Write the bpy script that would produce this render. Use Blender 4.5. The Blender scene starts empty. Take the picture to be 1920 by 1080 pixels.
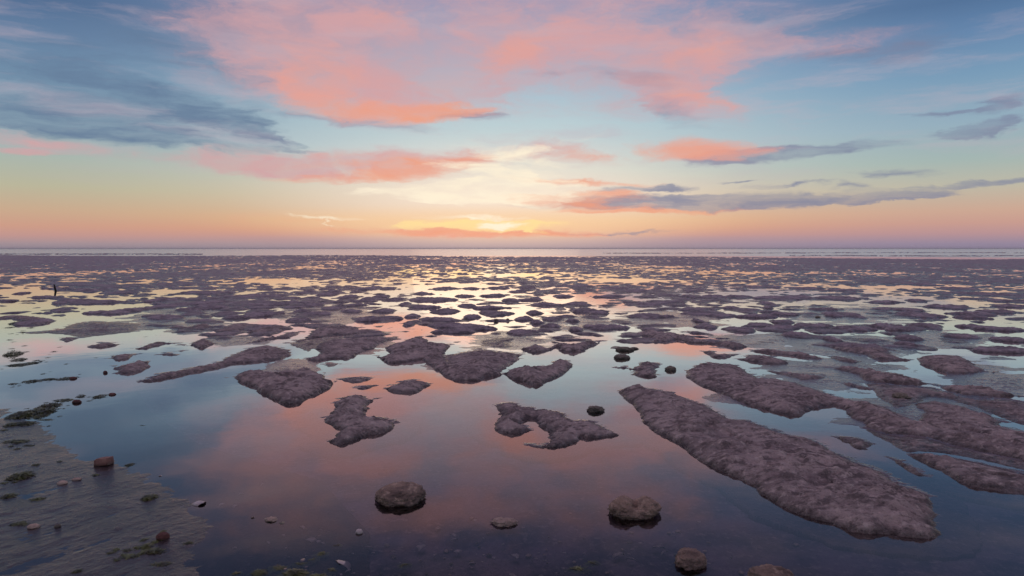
import bpy, bmesh, math, random
import numpy as np
from mathutils import Vector, Matrix, noise as mnoise

rng = random.Random(11)
S = bpy.context.scene
COL = S.collection

# ------------------------------------------------------------------ camera
CAM_H = 1.25
FPX = 1280.0                       # 24 mm lens on a 36 mm sensor, 1920 px wide
PITCH = math.atan(74.0 / FPX)
cam_data = bpy.data.cameras.new("camera")
cam_data.lens = 24.0
cam_data.sensor_width = 36.0
cam_data.clip_start = 0.05
cam_data.clip_end = 80000.0
cam = bpy.data.objects.new("camera", cam_data)
cam.location = (0, 0, CAM_H)
cam.rotation_euler = (math.pi / 2 - PITCH, 0, 0)
COL.objects.link(cam)
S.camera = cam

cp, sp = math.cos(PITCH), math.sin(PITCH)


def ray(px, py):
    u = (px - 960.0) / FPX
    v = (540.0 - py) / FPX
    return (u, cp + v * sp, -sp + v * cp)


def ground(px, py, z=0.0):
    d = ray(px, py)
    t = (z - CAM_H) / d[2]
    return d[0] * t, d[1] * t


def to_px(x, y, z=0.0):
    dz = z - CAM_H
    f = y * cp - dz * sp
    up = y * sp + dz * cp
    return 960 + FPX * x / f, 540 - FPX * up / f


def azel(px, py):
    d = ray(px, py)
    return math.atan2(d[0], d[1]), math.atan2(d[2], math.hypot(d[0], d[1]))


def lin(c):
    return tuple(((v / 255.0) / 12.92 if v / 255.0 <= 0.04045 else ((v / 255.0 + 0.055) / 1.055) ** 2.4) for v in c)


def lin4(c):
    return lin(c) + (1.0,)


# ------------------------------------------------------------------ world: dusk sky with lit clouds
SUN_AZ, SUN_EL = azel(930, 424)
world = bpy.data.worlds.new("World")
S.world = world
world.use_nodes = True
NT = world.node_tree
NT.nodes.clear()
WL = NT.links


def wn(t, **kw):
    n = NT.nodes.new(t)
    for k, v in kw.items():
        setattr(n, k, v)
    return n


def wmath(op, a, b=None, c=None, clamp=False):
    n = wn("ShaderNodeMath", operation=op, use_clamp=clamp)
    for i, v in enumerate((a, b, c)):
        if v is None:
            continue
        if isinstance(v, (int, float)):
            n.inputs[i].default_value = v
        else:
            WL.new(v, n.inputs[i])
    return n.outputs[0]


def wmix(fac, a, b, mode="MIX"):
    n = wn("ShaderNodeMix", data_type="RGBA", blend_type=mode)
    n.clamp_factor = True
    if isinstance(fac, (int, float)):
        n.inputs[0].default_value = fac
    else:
        WL.new(fac, n.inputs[0])
    for i, v in ((6, a), (7, b)):
        if isinstance(v, tuple):
            n.inputs[i].default_value = v
        else:
            WL.new(v, n.inputs[i])
    return n.outputs[2]


def wsmooth(x, lo, hi, a=0.0, b=1.0):
    n = wn("ShaderNodeMapRange", interpolation_type="SMOOTHSTEP")
    WL.new(x, n.inputs[0])
    for i, v in enumerate((lo, hi, a, b)):
        n.inputs[1 + i].default_value = v
    return n.outputs[0]


tc = wn("ShaderNodeTexCoord")
sep = wn("ShaderNodeSeparateXYZ")
WL.new(tc.outputs["Generated"], sep.inputs[0])
AZ = wmath("ARCTAN2", sep.outputs[0], sep.outputs[1])
EL = wmath("ARCSINE", sep.outputs[2])
comb = wn("ShaderNodeCombineXYZ")
WL.new(AZ, comb.inputs[0])
WL.new(EL, comb.inputs[1])
P0 = comb.outputs[0]


def wnoise(scale, detail, rough, off=(0, 0, 0), src=None, dist=0.0):
    m = wn("ShaderNodeMapping", vector_type="POINT")
    m.inputs["Scale"].default_value = scale
    m.inputs["Location"].default_value = off
    WL.new(src or P0, m.inputs[0])
    n = wn("ShaderNodeTexNoise", noise_dimensions="3D")
    n.inputs["Scale"].default_value = 1.0
    n.inputs["Detail"].default_value = detail
    n.inputs["Roughness"].default_value = rough
    n.inputs["Distortion"].default_value = dist
    WL.new(m.outputs[0], n.inputs["Vector"])
    return n


warp = wnoise((7.0, 22.0, 1.0), 5.0, 0.58)
vs = wn("ShaderNodeVectorMath", operation="SUBTRACT")
WL.new(warp.outputs["Color"], vs.inputs[0])
vs.inputs[1].default_value = (0.5, 0.5, 0.5)
vm = wn("ShaderNodeVectorMath", operation="MULTIPLY")
WL.new(vs.outputs[0], vm.inputs[0])
vm.inputs[1].default_value = (0.13, 0.028, 0.0)
va = wn("ShaderNodeVectorMath", operation="ADD")
WL.new(P0, va.inputs[0])
WL.new(vm.outputs[0], va.inputs[1])
PW1 = va.outputs[0]
warp2 = wnoise((24.0, 85.0, 1.0), 6.0, 0.62, off=(2.0, 5.0, 1.0), src=PW1)
vs2 = wn("ShaderNodeVectorMath", operation="SUBTRACT")
WL.new(warp2.outputs["Color"], vs2.inputs[0])
vs2.inputs[1].default_value = (0.5, 0.5, 0.5)
vm2 = wn("ShaderNodeVectorMath", operation="MULTIPLY")
WL.new(vs2.outputs[0], vm2.inputs[0])
vm2.inputs[1].default_value = (0.085, 0.016, 0.0)
va2 = wn("ShaderNodeVectorMath", operation="ADD")
WL.new(PW1, va2.inputs[0])
WL.new(vm2.outputs[0], va2.inputs[1])
PW = va2.outputs[0]


def ramp(src, stops):
    n = wn("ShaderNodeValToRGB")
    cr = n.color_ramp
    cr.interpolation = "EASE" if False else "LINEAR"
    while len(cr.elements) < len(stops):
        cr.elements.new(0.5)
    for e, (p, c) in zip(cr.elements, stops):
        e.position = p
        e.color = lin4(c)
    WL.new(src, n.inputs[0])
    return n.outputs[0]


def stops_for(px, rows, tail):
    out = [(0.0, rows[0][1])]
    for y, c in rows:
        out.append((max(0.0, azel(px, y)[1] / 0.8), c))
    for e, c in tail:
        out.append((e / 0.8, c))
    return out


ELN = wmath("DIVIDE", EL, 0.8, clamp=True)
TAIL = [(0.42, (100, 120, 164)), (0.55, (112, 126, 164)), (0.8, (124, 130, 162))]  # sky above the frame, raised to throw more light on the mud
r_mid = ramp(ELN, stops_for(930, [(465, (166, 149, 158)), (457, (178, 154, 160)), (447, (190, 158, 160)), (441, (212, 160, 146)), (430, (228, 170, 138)), (414, (236, 188, 144)),
                                  (390, (231, 200, 170)), (355, (227, 211, 192)), (320, (212, 217, 207)), (280, (202, 214, 214)), (235, (188, 209, 215)),
                                  (180, (173, 196, 210)), (100, (153, 176, 200)), (0, (128, 151, 188))], TAIL))
r_left = ramp(ELN, stops_for(120, [(470, (150, 138, 150)), (457, (166, 147, 154)), (442, (196, 152, 146)), (425, (208, 158, 138)), (395, (204, 172, 144)),
                                   (350, (188, 184, 158)), (300, (172, 184, 174)), (240, (152, 176, 188)), (150, (120, 152, 178)), (60, (98, 127, 162)),
                                   (0, (80, 108, 146))], TAIL))
r_right = ramp(ELN, stops_for(1800, [(470, (142, 132, 156)), (455, (154, 139, 160)), (438, (186, 148, 152)), (418, (203, 158, 146)), (395, (207, 170, 150)),
                                     (350, (192, 186, 168)), (300, (166, 184, 180)), (230, (150, 176, 192)), (140, (122, 157, 186)), (60, (102, 136, 175)),
                                     (0, (82, 114, 154))], TAIL))
fl = wsmooth(AZ, SUN_AZ - 0.02, SUN_AZ - 0.60)
fr = wsmooth(AZ, SUN_AZ + 0.05, SUN_AZ + 0.62)
sky = wmix(fl, r_mid, r_left)
sky = wmix(fr, sky, r_right)

# streaks used to break up every cloud bank
streak = wnoise((9.0, 46.0, 1.0), 6.0, 0.6, off=(3.1, 1.7, 0.4), src=PW).outputs["Fac"]
puff = wnoise((14.0, 30.0, 1.0), 9.0, 0.68, off=(8.1, 4.2, 2.0), src=PW1).outputs["Fac"]


fibre = wnoise((11.0, 60.0, 1.0), 6.0, 0.62, off=(6.1, 2.2, 5.0), src=PW1).outputs["Fac"]


def bank(strokes, src=None):
    acc = None
    for s in strokes:
        px, py, rx, ry = s[:4]
        rot = s[4] if len(s) > 4 else 0.0
        w = s[5] if len(s) > 5 else 1.0
        a0, e0 = azel(px, py)
        a1, _ = azel(px + 1, py)
        _, e1 = azel(px, py - 1)
        m = wn("ShaderNodeMapping", vector_type="TEXTURE")
        m.inputs["Location"].default_value = (a0, e0, 0)
        m.inputs["Rotation"].default_value = (0, 0, math.radians(-rot))
        m.inputs["Scale"].default_value = (rx * (a1 - a0), ry * (e1 - e0), 1)
        WL.new(src or PW, m.inputs[0])
        g = wn("ShaderNodeTexGradient", gradient_type="SPHERICAL")
        WL.new(m.outputs[0], g.inputs[0])
        f = g.outputs["Fac"]
        acc = wmath("MULTIPLY", f, w) if acc is None else wmath("MULTIPLY_ADD", f, w, acc)
    return acc


billow = wnoise((8.0, 15.0, 1.0), 6.0, 0.58, off=(4.4, 9.2, 3.0), src=PW1).outputs["Fac"]


def lay(sky, d, col, lo, hi, amax, kn=0.5, nz=None, fib=None, fmin=0.5):
    nn = wmath("SUBTRACT", nz or streak, 0.5)
    f = wmath("MULTIPLY_ADD", wmath("MULTIPLY", nn, kn * 2.0), wmath("MINIMUM", wmath("MULTIPLY", d, 3.0), 1.0), d)
    a = wsmooth(f, lo, hi, 0.0, amax)
    a = wmath("MULTIPLY", a, wsmooth(fib or fibre, 0.32, 0.66, fmin, 1.0))
    return wmix(a, sky, col)


# high cloud carried on unseen above the frame, brightened to light the mud
deck = wnoise((2.6, 4.4, 1.0), 5.0, 0.55, off=(1.3, 0.2, 0.0), src=PW).outputs["Fac"]
fill_deck_a = wmath("MULTIPLY", wsmooth(deck, 0.34, 0.66, 0.0, 0.85), wsmooth(EL, 0.40, 0.62))
sky = wmix(fill_deck_a, sky, lin4((196, 156, 170)))

# broad light round the place where the sun went down
glow = bank([(925, 372, 520, 135, 0, 1.0)], src=P0)
sky = wmix(wsmooth(glow, 0.0, 1.0, 0.0, 0.72), sky, lin4((251, 236, 220)))
glow2 = bank([(920, 420, 560, 44, 0, 1.0)], src=P0)
sky = wmix(wsmooth(glow2, 0.0, 0.9, 0.0, 0.55), sky, lin4((250, 205, 148)))

# slate blue banks
slate = bank([(140, 150, 480, 90, 12, .55), (240, 220, 420, 90, 6, .45), (420, 130, 260, 90, 20, .35), (1750, 60, 420, 90, -4, .3), (120, 60, 300, 70, 6, .3), (330, 195, 270, 34, 14, .9), (150, 235, 330, 34, 4, .8), (330, 262, 230, 24, 2, .8), (60, 215, 220, 44, 0, .45),
              (440, 240, 120, 16, 10, .8), (300, 80, 260, 50, 14, .3), (500, 252, 100, 9, 8, .7), (560, 276, 80, 6, 3, .5)])
sky = lay(sky, slate, lin4((100, 124, 154)), 0.03, 0.95, 0.90, 0.75)
slate_r = bank([(1480, 288, 260, 21, -3, 1.0), (1400, 290, 150, 20, 0, .8), (1855, 240, 85, 24, -6, 1.3), (1800, 252, 60, 12, 0, .8), (1868, 196, 95, 20, -10, 1.0), (1770, 214, 90, 7, -3, .9),
                (1180, 380, 260, 20, 0, 1.2), (1330, 378, 280, 22, 0, 1.1), (1500, 380, 270, 18, -2, 1.1), (1660, 374, 190, 10, -4, 1.1), (1200, 352, 130, 10, -2, .8), (1590, 352, 80, 12, 6, .7),
                (1680, 328, 120, 10, 0, .8), (1840, 342, 200, 9, -5, 1.1), (1480, 347, 110, 6, -2, .8), (1395, 340, 60, 4, 0, .8), (1250, 352, 90, 6, 0, .7),
                (1690, 95, 170, 34, -4, .7), (1560, 100, 100, 26, 0, .5), (1190, 146, 120, 20, 6, .8), (1250, 195, 120, 40, 28, .7), (1130, 436, 190, 5, 0, .7), (1020, 140, 100, 12, 0, .4),
                (680, 228, 240, 14, 3, .7), (880, 220, 90, 10, 4, .9)])
sky = lay(sky, slate_r, lin4((124, 132, 160)), 0.08, 0.70, 0.85, 0.5)

# mauve and pink sheet across the top
pink = bank([(560, 50, 300, 130, 16, .9), (800, 60, 380, 150, 0, .9), (1080, 70, 360, 110, -10, .9), (1270, 120, 300, 96, -14, .9), (1370, 85, 180, 54, -6, .9), (430, 100, 190, 100, 26, .6),
             (690, 165, 270, 86, 6, 1.0), (1270, 175, 140, 54, 22, 1.1), (1560, 84, 130, 34, -5, .55), (1650, 74, 140, 30, -4, .25), (900, 175, 160, 60, 8, .6), (900, -60, 700, 90, 0, .8),
             (620, 300, 330, 34, -2, 1.1), (440, 300, 170, 18, 0, .9), (560, 326, 180, 16, 2, .8), (800, 305, 200, 40, -3, .8), (1060, 285, 190, 30, 5, .6), (90, 268, 240, 22, 4, .85), (20, 282, 120, 8, 0, .9)])
sky = lay(sky, pink, lin4((212, 164, 168)), -0.02, 1.0, 0.94, 0.85, puff, billow, 0.45)

veil = wnoise((5.0, 34.0, 1.0), 7.0, 0.62, off=(12.0, 3.3, 7.0), src=PW1).outputs["Fac"]
va_ = wmath("MULTIPLY", wsmooth(veil, 0.46, 0.72, 0.0, 0.38), wmath("MULTIPLY", wsmooth(EL, 0.05, 0.16), wsmooth(EL, 0.60, 0.35)))
sky = wmix(va_, sky, lin4((196, 178, 190)))

# salmon light caught on the undersides
salm = bank([(600, 130, 170, 80, 14, .8), (700, 205, 230, 32, 2, 1.1), (770, 212, 180, 26, -2, 1.3), (560, 165, 110, 60, 24, .8), (960, 100, 190, 52, -22, .9), (1320, 95, 190, 54, -8, .8),
             (1290, 178, 140, 30, 14, 1.0), (650, 288, 290, 12, -3, .6), (80, 270, 200, 11, 4, .35), (720, 328, 230, 16, -4, 1.2), (830, 300, 160, 26, -4, .8), (1300, 280, 150, 30, 4, 1.5), (1350, 288, 130, 16, 0, .9),
             (1090, 290, 110, 18, 6, .9), (1080, 340, 170, 9, 2, 1.3), (1010, 377, 80, 12, 6, 1.0), (1130, 362, 90, 8, 2, 1.0), (1160, 398, 170, 6, 1, 1.0), (800, 160, 120, 30, 8, .5),
             (1560, 86, 60, 14, -4, .4), (700, 30, 130, 40, 0, .5), (960, 436, 260, 10, 0, 1.1), (760, 430, 180, 9, 0, .8), (880, 442, 150, 9, 0, .8), (470, 405, 150, 8, 0, .5)])
sky = lay(sky, salm, lin4((236, 162, 146)), 0.05, 1.35, 0.85, 0.8, puff, billow, 0.45)

low = bank([(720, 328, 240, 16, -4, 1.1), (830, 302, 190, 26, -4, .9), (600, 306, 240, 16, -3, .5), (1080, 340, 190, 10, 2, 1.2), (1040, 379, 110, 16, 4, 1.2), (1150, 388, 150, 8, 2, .7), (1100, 372, 150, 11, 2, .9), (1270, 397, 240, 6, 0, .9), (1010, 371, 90, 8, 4, .8), (1130, 362, 110, 9, 2, 1.0), (1170, 397, 190, 7, 1, 1.0),
            (960, 437, 280, 9, 0, 1.0), (760, 432, 200, 8, 0, .9), (1300, 282, 150, 26, 4, 1.1), (720, 208, 230, 30, 0, .8), (820, 212, 110, 22, -3, .9), (1090, 288, 120, 18, 6, .6), (530, 412, 260, 8, 0, .4)])
sky = lay(sky, low, lin4((240, 160, 130)), 0.08, 1.10, 0.85, 0.7, puff, fibre, 0.5)

# pale gold edges nearest the sun
gold = bank([(880, 352, 260, 16, -3, 1.4), (900, 372, 160, 9, 0, 1.2), (790, 368, 140, 8, 4, 1.1), (830, 380, 110, 5, 0, 1.3), (980, 362, 120, 12, 6, 1.0), (960, 290, 150, 26, 10, .8), (930, 320, 190, 16, 8, 1.0), (800, 376, 120, 6, 0, 1.0), (1010, 384, 70, 10, 10, .9), (780, 362, 90, 8, -6, .9),
             (935, 340, 150, 12, 0, 1.0), (1000, 344, 110, 5, 2, 1.0), (930, 366, 260, 26, 0, .6), (900, 412, 130, 7, 0, .9), (1060, 268, 110, 16, -12, .5), (600, 407, 130, 5, 3, .7), (615, 419, 26, 5, 28, .9)])
sky = lay(sky, gold, lin4((255, 243, 218)), 0.08, 0.80, 0.95, 0.8, streak, fibre, 0.25)
core = bank([(935, 424, 90, 9, 0, 1.2), (925, 421, 210, 11, 0, .9), (880, 428, 180, 8, 2, .7), (975, 430, 60, 6, 10, .8)])
sky = lay(sky, core, lin4((255, 226, 160)), 0.10, 0.70, 0.95, 0.5)
hot = bank([(930, 423, 70, 9, 0, 1.3), (945, 345, 180, 16, 0, .5), (900, 362, 130, 10, 0, .5)])
sky = wmix(wsmooth(hot, 0.15, 0.8, 0.0, 0.9), sky, lin4((255, 246, 222)))

bg1 = wn("ShaderNodeBackground")
WL.new(sky, bg1.inputs[0])
bg1.inputs[1].default_value = 0.97
nish = wn("ShaderNodeTexSky", sky_type="NISHITA")
nish.sun_disc = False
nish.sun_elevation = SUN_EL
nish.sun_rotation = SUN_AZ
nish.air_density = 1.0
nish.dust_density = 1.0
bg2 = wn("ShaderNodeBackground")
WL.new(nish.outputs[0], bg2.inputs[0])
bg2.inputs[1].default_value = 0.002
addb = wn("ShaderNodeAddShader")
WL.new(bg1.outputs[0], addb.inputs[0])
WL.new(bg2.outputs[0], addb.inputs[1])
wout = wn("ShaderNodeOutputWorld")
WL.new(addb.outputs[0], wout.inputs[0])
world.cycles.sampling_method = "MANUAL"
world.cycles.sample_map_resolution = 1024

# the sun itself is veiled by the bank on the horizon: a weak, wide, low lamp
sun_d = bpy.data.lights.new("sun", "SUN")
sun_d.energy = 0.015
sun_d.angle = math.radians(14)
sun_d.color = (1.0, 0.62, 0.40)
sun = bpy.data.objects.new("sun", sun_d)
sd = Vector((math.sin(SUN_AZ) * math.cos(SUN_EL), math.cos(SUN_AZ) * math.cos(SUN_EL), math.sin(SUN_EL)))
sun.rotation_euler = sd.to_track_quat("Z", "Y").to_euler()
COL.objects.link(sun)

S.view_settings.view_transform = "Standard"
S.view_settings.look = "None"
S.view_settings.gamma = 1.0
S.view_settings.exposure = 0.0
S.view_settings.use_curve_mapping = False
S.cycles.max_bounces = 6
S.cycles.transparent_max_bounces = 8
S.cycles.caustics_reflective = False
S.cycles.caustics_refractive = False

# ------------------------------------------------------------------ numpy noise
_perm = np.random.RandomState(5).permutation(4096)
_grad = np.random.RandomState(6).rand(4096) * 2 * np.pi
_gx, _gy = np.cos(_grad), np.sin(_grad)


def gnoise(x, y):
    xi, yi = np.floor(x).astype(np.int64), np.floor(y).astype(np.int64)
    xf, yf = x - xi, y - yi
    u = xf * xf * xf * (xf * (xf * 6 - 15) + 10)
    v = yf * yf * yf * (yf * (yf * 6 - 15) + 10)

    def g(ix, iy, fx, fy):
        h = _perm[(_perm[ix & 4095] + iy) & 4095]
        return _gx[h] * fx + _gy[h] * fy
    a = g(xi, yi, xf, yf)
    b = g(xi + 1, yi, xf - 1, yf)
    c = g(xi, yi + 1, xf, yf - 1)
    d = g(xi + 1, yi + 1, xf - 1, yf - 1)
    return (a + u * (b - a)) * (1 - v) + (c + u * (d - c)) * v


def fbm(x, y, octv, gain=0.5, lac=2.03):
    t, amp, n = 0.0, 1.0, 0.0
    for i in range(octv):
        t = t + amp * gnoise(x + 17.3 * i, y - 9.1 * i)
        n += amp
        amp *= gain
        x, y = x * lac, y * lac
    return t / n * 1.6


def smooth(x, a, b):
    t = np.clip((x - a) / (b - a), 0, 1)
    return t * t * (3 - 2 * t)


# ------------------------------------------------------------------ materials
def new_mat(name):
    m = bpy.data.materials.new(name)
    m.use_nodes = True
    nt = m.node_tree
    nt.nodes.clear()
    return m, nt


class NB:
    def __init__(s, nt):
        s.nt = nt

    def n(s, t, ins=None, **kw):
        n = s.nt.nodes.new(t)
        for k, v in kw.items():
            setattr(n, k, v)
        for k, v in (ins or {}).items():
            if hasattr(v, "is_linked") or isinstance(v, bpy.types.NodeSocket):
                s.nt.links.new(v, n.inputs[k])
            else:
                n.inputs[k].default_value = v
        return n

    def math(s, op, a, b=0.0, c=0.0, clamp=False):
        return s.n("ShaderNodeMath", {0: a, 1: b, 2: c}, operation=op, use_clamp=clamp).outputs[0]

    def mr(s, x, lo, hi, a=0.0, b=1.0):
        return s.n("ShaderNodeMapRange", {0: x, 1: lo, 2: hi, 3: a, 4: b}, interpolation_type="SMOOTHSTEP").outputs[0]

    def mix(s, f, a, b):
        return s.n("ShaderNodeMix", {0: f, 6: a, 7: b}, data_type="RGBA").outputs[2]

    def noise(s, vec, scale, detail=4.0, rough=0.55):
        return s.n("ShaderNodeTexNoise", {"Vector": vec, "Scale": scale, "Detail": detail, "Roughness": rough}).outputs["Fac"]

    def out(s, sh):
        o = s.nt.nodes.new("ShaderNodeOutputMaterial")
        s.nt.links.new(sh, o.inputs[0])


def earth_mat(name, c_a, c_b, c_speck, z_wet_shade=0.016, rough_dry=0.85, rough_wet=0.30, bump=1.0, wet_shade=0.62, fine=110.0, spec=0.5, patch=0.0):
    m, nt = new_mat(name)
    b = NB(nt)
    pos = b.n("ShaderNodeNewGeometry").outputs["Position"]
    sx = b.n("ShaderNodeSeparateXYZ", {0: pos})
    n1 = b.noise(pos, 3.1, 5.0, 0.6)
    n2 = b.noise(pos, 24.0, 5.0, 0.65)
    n3 = b.noise(pos, fine, 4.0, 0.7)
    col = b.mix(b.mr(n1, 0.36, 0.64), c_a, c_b)
    n4 = b.noise(b.n("ShaderNodeMapping", {"Vector": pos, "Scale": (1.0, 1.7, 1.0)}).outputs[0], 9.5, 5.0, 0.68)
    col = b.mix(b.mr(n4, 0.38, 0.56, patch, 0.0), col, tuple(0.42 * q for q in c_b[:3]) + (1,))
    col = b.mix(b.mr(n2, 0.50, 0.70, 0.0, 0.8), col, c_speck)
    col = b.mix(b.mr(n3, 0.30, 0.46, 0.5, 0.0), col, (0.035, 0.03, 0.03, 1))
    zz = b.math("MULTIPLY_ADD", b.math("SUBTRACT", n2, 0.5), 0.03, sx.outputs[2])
    wet = b.mr(zz, 0.002, z_wet_shade, 1.0, 0.0)  # low band: damp, and on mud also the shade of front faces
    dk = b.n("ShaderNodeMix", {0: wet, 6: col, 7: (wet_shade, wet_shade, wet_shade, 1)}, data_type="RGBA", blend_type="MULTIPLY").outputs[2]
    rg = b.mr(wet, 0.0, 1.0, rough_dry, rough_wet)
    rg = b.math("MULTIPLY_ADD", b.math("SUBTRACT", n1, 0.5), 0.3, rg, clamp=True)
    hsum = b.math("MULTIPLY_ADD", n3, 0.45, n2)
    bp = b.n("ShaderNodeBump", {"Strength": 1.0, "Distance": 0.012 * bump, "Height": hsum})
    p = b.n("ShaderNodeBsdfPrincipled", {"Base Color": dk, "Roughness": rg, "IOR": 1.42, "Specular IOR Level": spec, "Normal": bp.outputs[0]})
    b.out(p.outputs[0])
    return m


M_MUD = earth_mat("grey_brown_mud", (0.56, 0.445, 0.40, 1), (0.33, 0.262, 0.245, 1), (0.76, 0.63, 0.56, 1), z_wet_shade=0.036, wet_shade=0.42, rough_dry=0.74, rough_wet=0.20, bump=2.5, patch=0.85)  # low parts darkened for damp and painted front shade, tops kept lighter
M_FAR = earth_mat("wet_shaded_far_mud", (0.50, 0.405, 0.42, 1), (0.24, 0.195, 0.21, 1), (0.62, 0.51, 0.51, 1), z_wet_shade=0.036, wet_shade=0.34, rough_dry=0.62, rough_wet=0.26, bump=2.5, patch=0.6)  # darker mud copy: wetness plus shade of front faces put into the colour
M_EDGE = earth_mat("filmed_shore_mud", (0.068, 0.052, 0.052, 1), (0.038, 0.030, 0.034, 1), (0.12, 0.094, 0.088, 1), z_wet_shade=0.013, rough_dry=0.50, rough_wet=0.10, bump=0.3, wet_shade=0.8, spec=0.4)
M_ROCK = earth_mat("rough_stone", (0.42, 0.295, 0.215, 1), (0.24, 0.175, 0.14, 1), (0.62, 0.46, 0.34, 1), z_wet_shade=0.035, bump=1.4, patch=0.6, wet_shade=0.7, fine=150)
M_DARKROCK = earth_mat("weedy_dark_stone", (0.28, 0.24, 0.18, 1), (0.17, 0.15, 0.12, 1), (0.42, 0.35, 0.27, 1), z_wet_shade=0.02, bump=1.4, rough_dry=0.7)
M_REDROCK = earth_mat("dull_red_stone", (0.17, 0.07, 0.055, 1), (0.10, 0.05, 0.045, 1), (0.22, 0.10, 0.08, 1), bump=0.5)
M_BRICK = earth_mat("worn_brick", (0.31, 0.165, 0.13, 1), (0.22, 0.12, 0.10, 1), (0.38, 0.24, 0.19, 1), z_wet_shade=0.03, bump=0.35, wet_shade=0.30)
M_PALE = earth_mat("pale_pebble", (0.48, 0.36, 0.28, 1), (0.36, 0.27, 0.22, 1), (0.60, 0.48, 0.38, 1), bump=0.3, wet_shade=0.8)
M_SHELL = earth_mat("shell", (0.50, 0.44, 0.41, 1), (0.38, 0.32, 0.30, 1), (0.60, 0.55, 0.51, 1), bump=0.15, rough_dry=0.45, wet_shade=0.85)
M_SHORE = earth_mat("soaked_mud", (0.155, 0.12, 0.13, 1), (0.10, 0.08, 0.088, 1), (0.215, 0.17, 0.17, 1), z_wet_shade=0.010, rough_dry=0.45, rough_wet=0.09, bump=0.2, wet_shade=0.8)
M_BED = earth_mat("drowned_mud", (0.19, 0.145, 0.175, 1), (0.060, 0.055, 0.075, 1), (0.26, 0.21, 0.21, 1), bump=0.4, wet_shade=1.0, spec=0.0)
M_WOOD = earth_mat("tarred_wood", (0.02, 0.018, 0.016, 1), (0.012, 0.011, 0.011, 1), (0.04, 0.034, 0.03, 1), bump=0.3)

m, nt = new_mat("seaweed_green")
b = NB(nt)
pos = b.n("ShaderNodeNewGeometry").outputs["Position"]
c = b.mix(b.mr(b.noise(pos, 26.0, 3.0), 0.38, 0.62), (0.034, 0.044, 0.015, 1), (0.13, 0.15, 0.042, 1))
c = b.mix(b.mr(b.noise(pos, 9.0, 2.0), 0.52, 0.70, 0.0, 0.6), c, (0.06, 0.035, 0.018, 1))
p = b.n("ShaderNodeBsdfPrincipled", {"Base Color": c, "Roughness": 0.38, "IOR": 1.4})
b.out(p.outputs[0])
M_WEED = m


def water_mat(name, rough, bump_h, sc, ior, tint, gain=1.0):
    m, nt = new_mat(name)
    b = NB(nt)
    pos = b.n("ShaderNodeNewGeometry").outputs["Position"]
    h = b.noise(pos, sc, 2.0, 0.5)
    bp = b.n("ShaderNodeBump", {"Strength": 1.0, "Distance": bump_h, "Height": h})
    fr = b.n("ShaderNodeFresnel", {"IOR": ior, "Normal": bp.outputs[0]})
    gl = b.n("ShaderNodeBsdfGlossy", {"Color": (1.0, 0.955, 0.93, 1), "Roughness": rough, "Normal": bp.outputs[0]})
    tr = b.n("ShaderNodeBsdfTransparent", {"Color": tint})
    fac = b.math("MAXIMUM", b.math("MULTIPLY_ADD", fr.outputs[0], gain, 0.148 * (1 - gain)), 0.05)
    fac = b.math("MINIMUM", fac, 0.985)
    mx = b.n("ShaderNodeMixShader", {0: fac})
    nt.links.new(tr.outputs[0], mx.inputs[1])
    nt.links.new(gl.outputs[0], mx.inputs[2])
    b.out(mx.outputs[0])
    return m


M_WATER = water_mat("still_pool_water", 0.045, 0.0006, 3.0, 1.50, (0.84, 0.84, 0.88, 1), 2.2)
M_SEA = water_mat("open_sea_water", 0.22, 0.02, 0.6, 1.36, (0.25, 0.30, 0.34, 1))


# ------------------------------------------------------------------ object helpers
def link(name, me, mat, parent=None):
    o = bpy.data.objects.new(name, me)
    COL.objects.link(o)
    if mat is not None and len(me.materials) == 0:
        me.materials.append(mat)
    if parent is not None:
        o.parent = parent
    return o


def tag(o, label=None, cat=None, group=None, kind=None):
    if label:
        o["label"] = label
    if cat:
        o["category"] = cat
    if group:
        o["group"] = group
    if kind:
        o["kind"] = kind
    return o


def mesh_np(name, V, Q, normals=None, smooth_=True):
    me = bpy.data.meshes.new(name)
    V = np.ascontiguousarray(V, dtype=np.float32)
    Q = np.ascontiguousarray(Q, dtype=np.int32)
    me.vertices.add(len(V))
    me.vertices.foreach_set("co", V.ravel())
    me.loops.add(Q.size)
    me.loops.foreach_set("vertex_index", Q.ravel())
    me.polygons.add(len(Q))
    k = Q.shape[1]
    me.polygons.foreach_set("loop_start", np.arange(0, Q.size, k, dtype=np.int32))
    me.polygons.foreach_set("use_smooth", np.full(len(Q), smooth_))
    me.update(calc_edges=True)
    if normals is not None:
        me.normals_split_custom_set_from_vertices(normals.tolist())
    return me


# ------------------------------------------------------------------ water, sea and bed
def ring_sheet(name, radii, z, segs, mat, th0=-math.pi, th1=math.pi):
    th = np.linspace(th0, th1, segs + 1)
    R = np.array(radii)
    V = np.stack([np.outer(R, np.sin(th)), np.outer(R, np.cos(th)), np.full((len(R), segs + 1), z)], -1).reshape(-1, 3)
    i, j = np.meshgrid(np.arange(len(R) - 1), np.arange(segs), indexing="ij")
    a = (i * (segs + 1) + j).ravel()
    Q = np.stack([a, a + 1, a + segs + 2, a + segs + 1], -1)
    return link(name, mesh_np(name, V, Q), mat)


SEA_R = 118.0
tag(ring_sheet("pool_water", [0.0, 0.5, 1, 2, 4, 8, 16, 32, 64, SEA_R], 0.0, 96, M_WATER), kind="structure")
tag(ring_sheet("sea_water", [SEA_R, 180, 300, 600, 1500, 4000, 12000, 30000], 0.0, 96, M_SEA), kind="structure")

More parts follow.
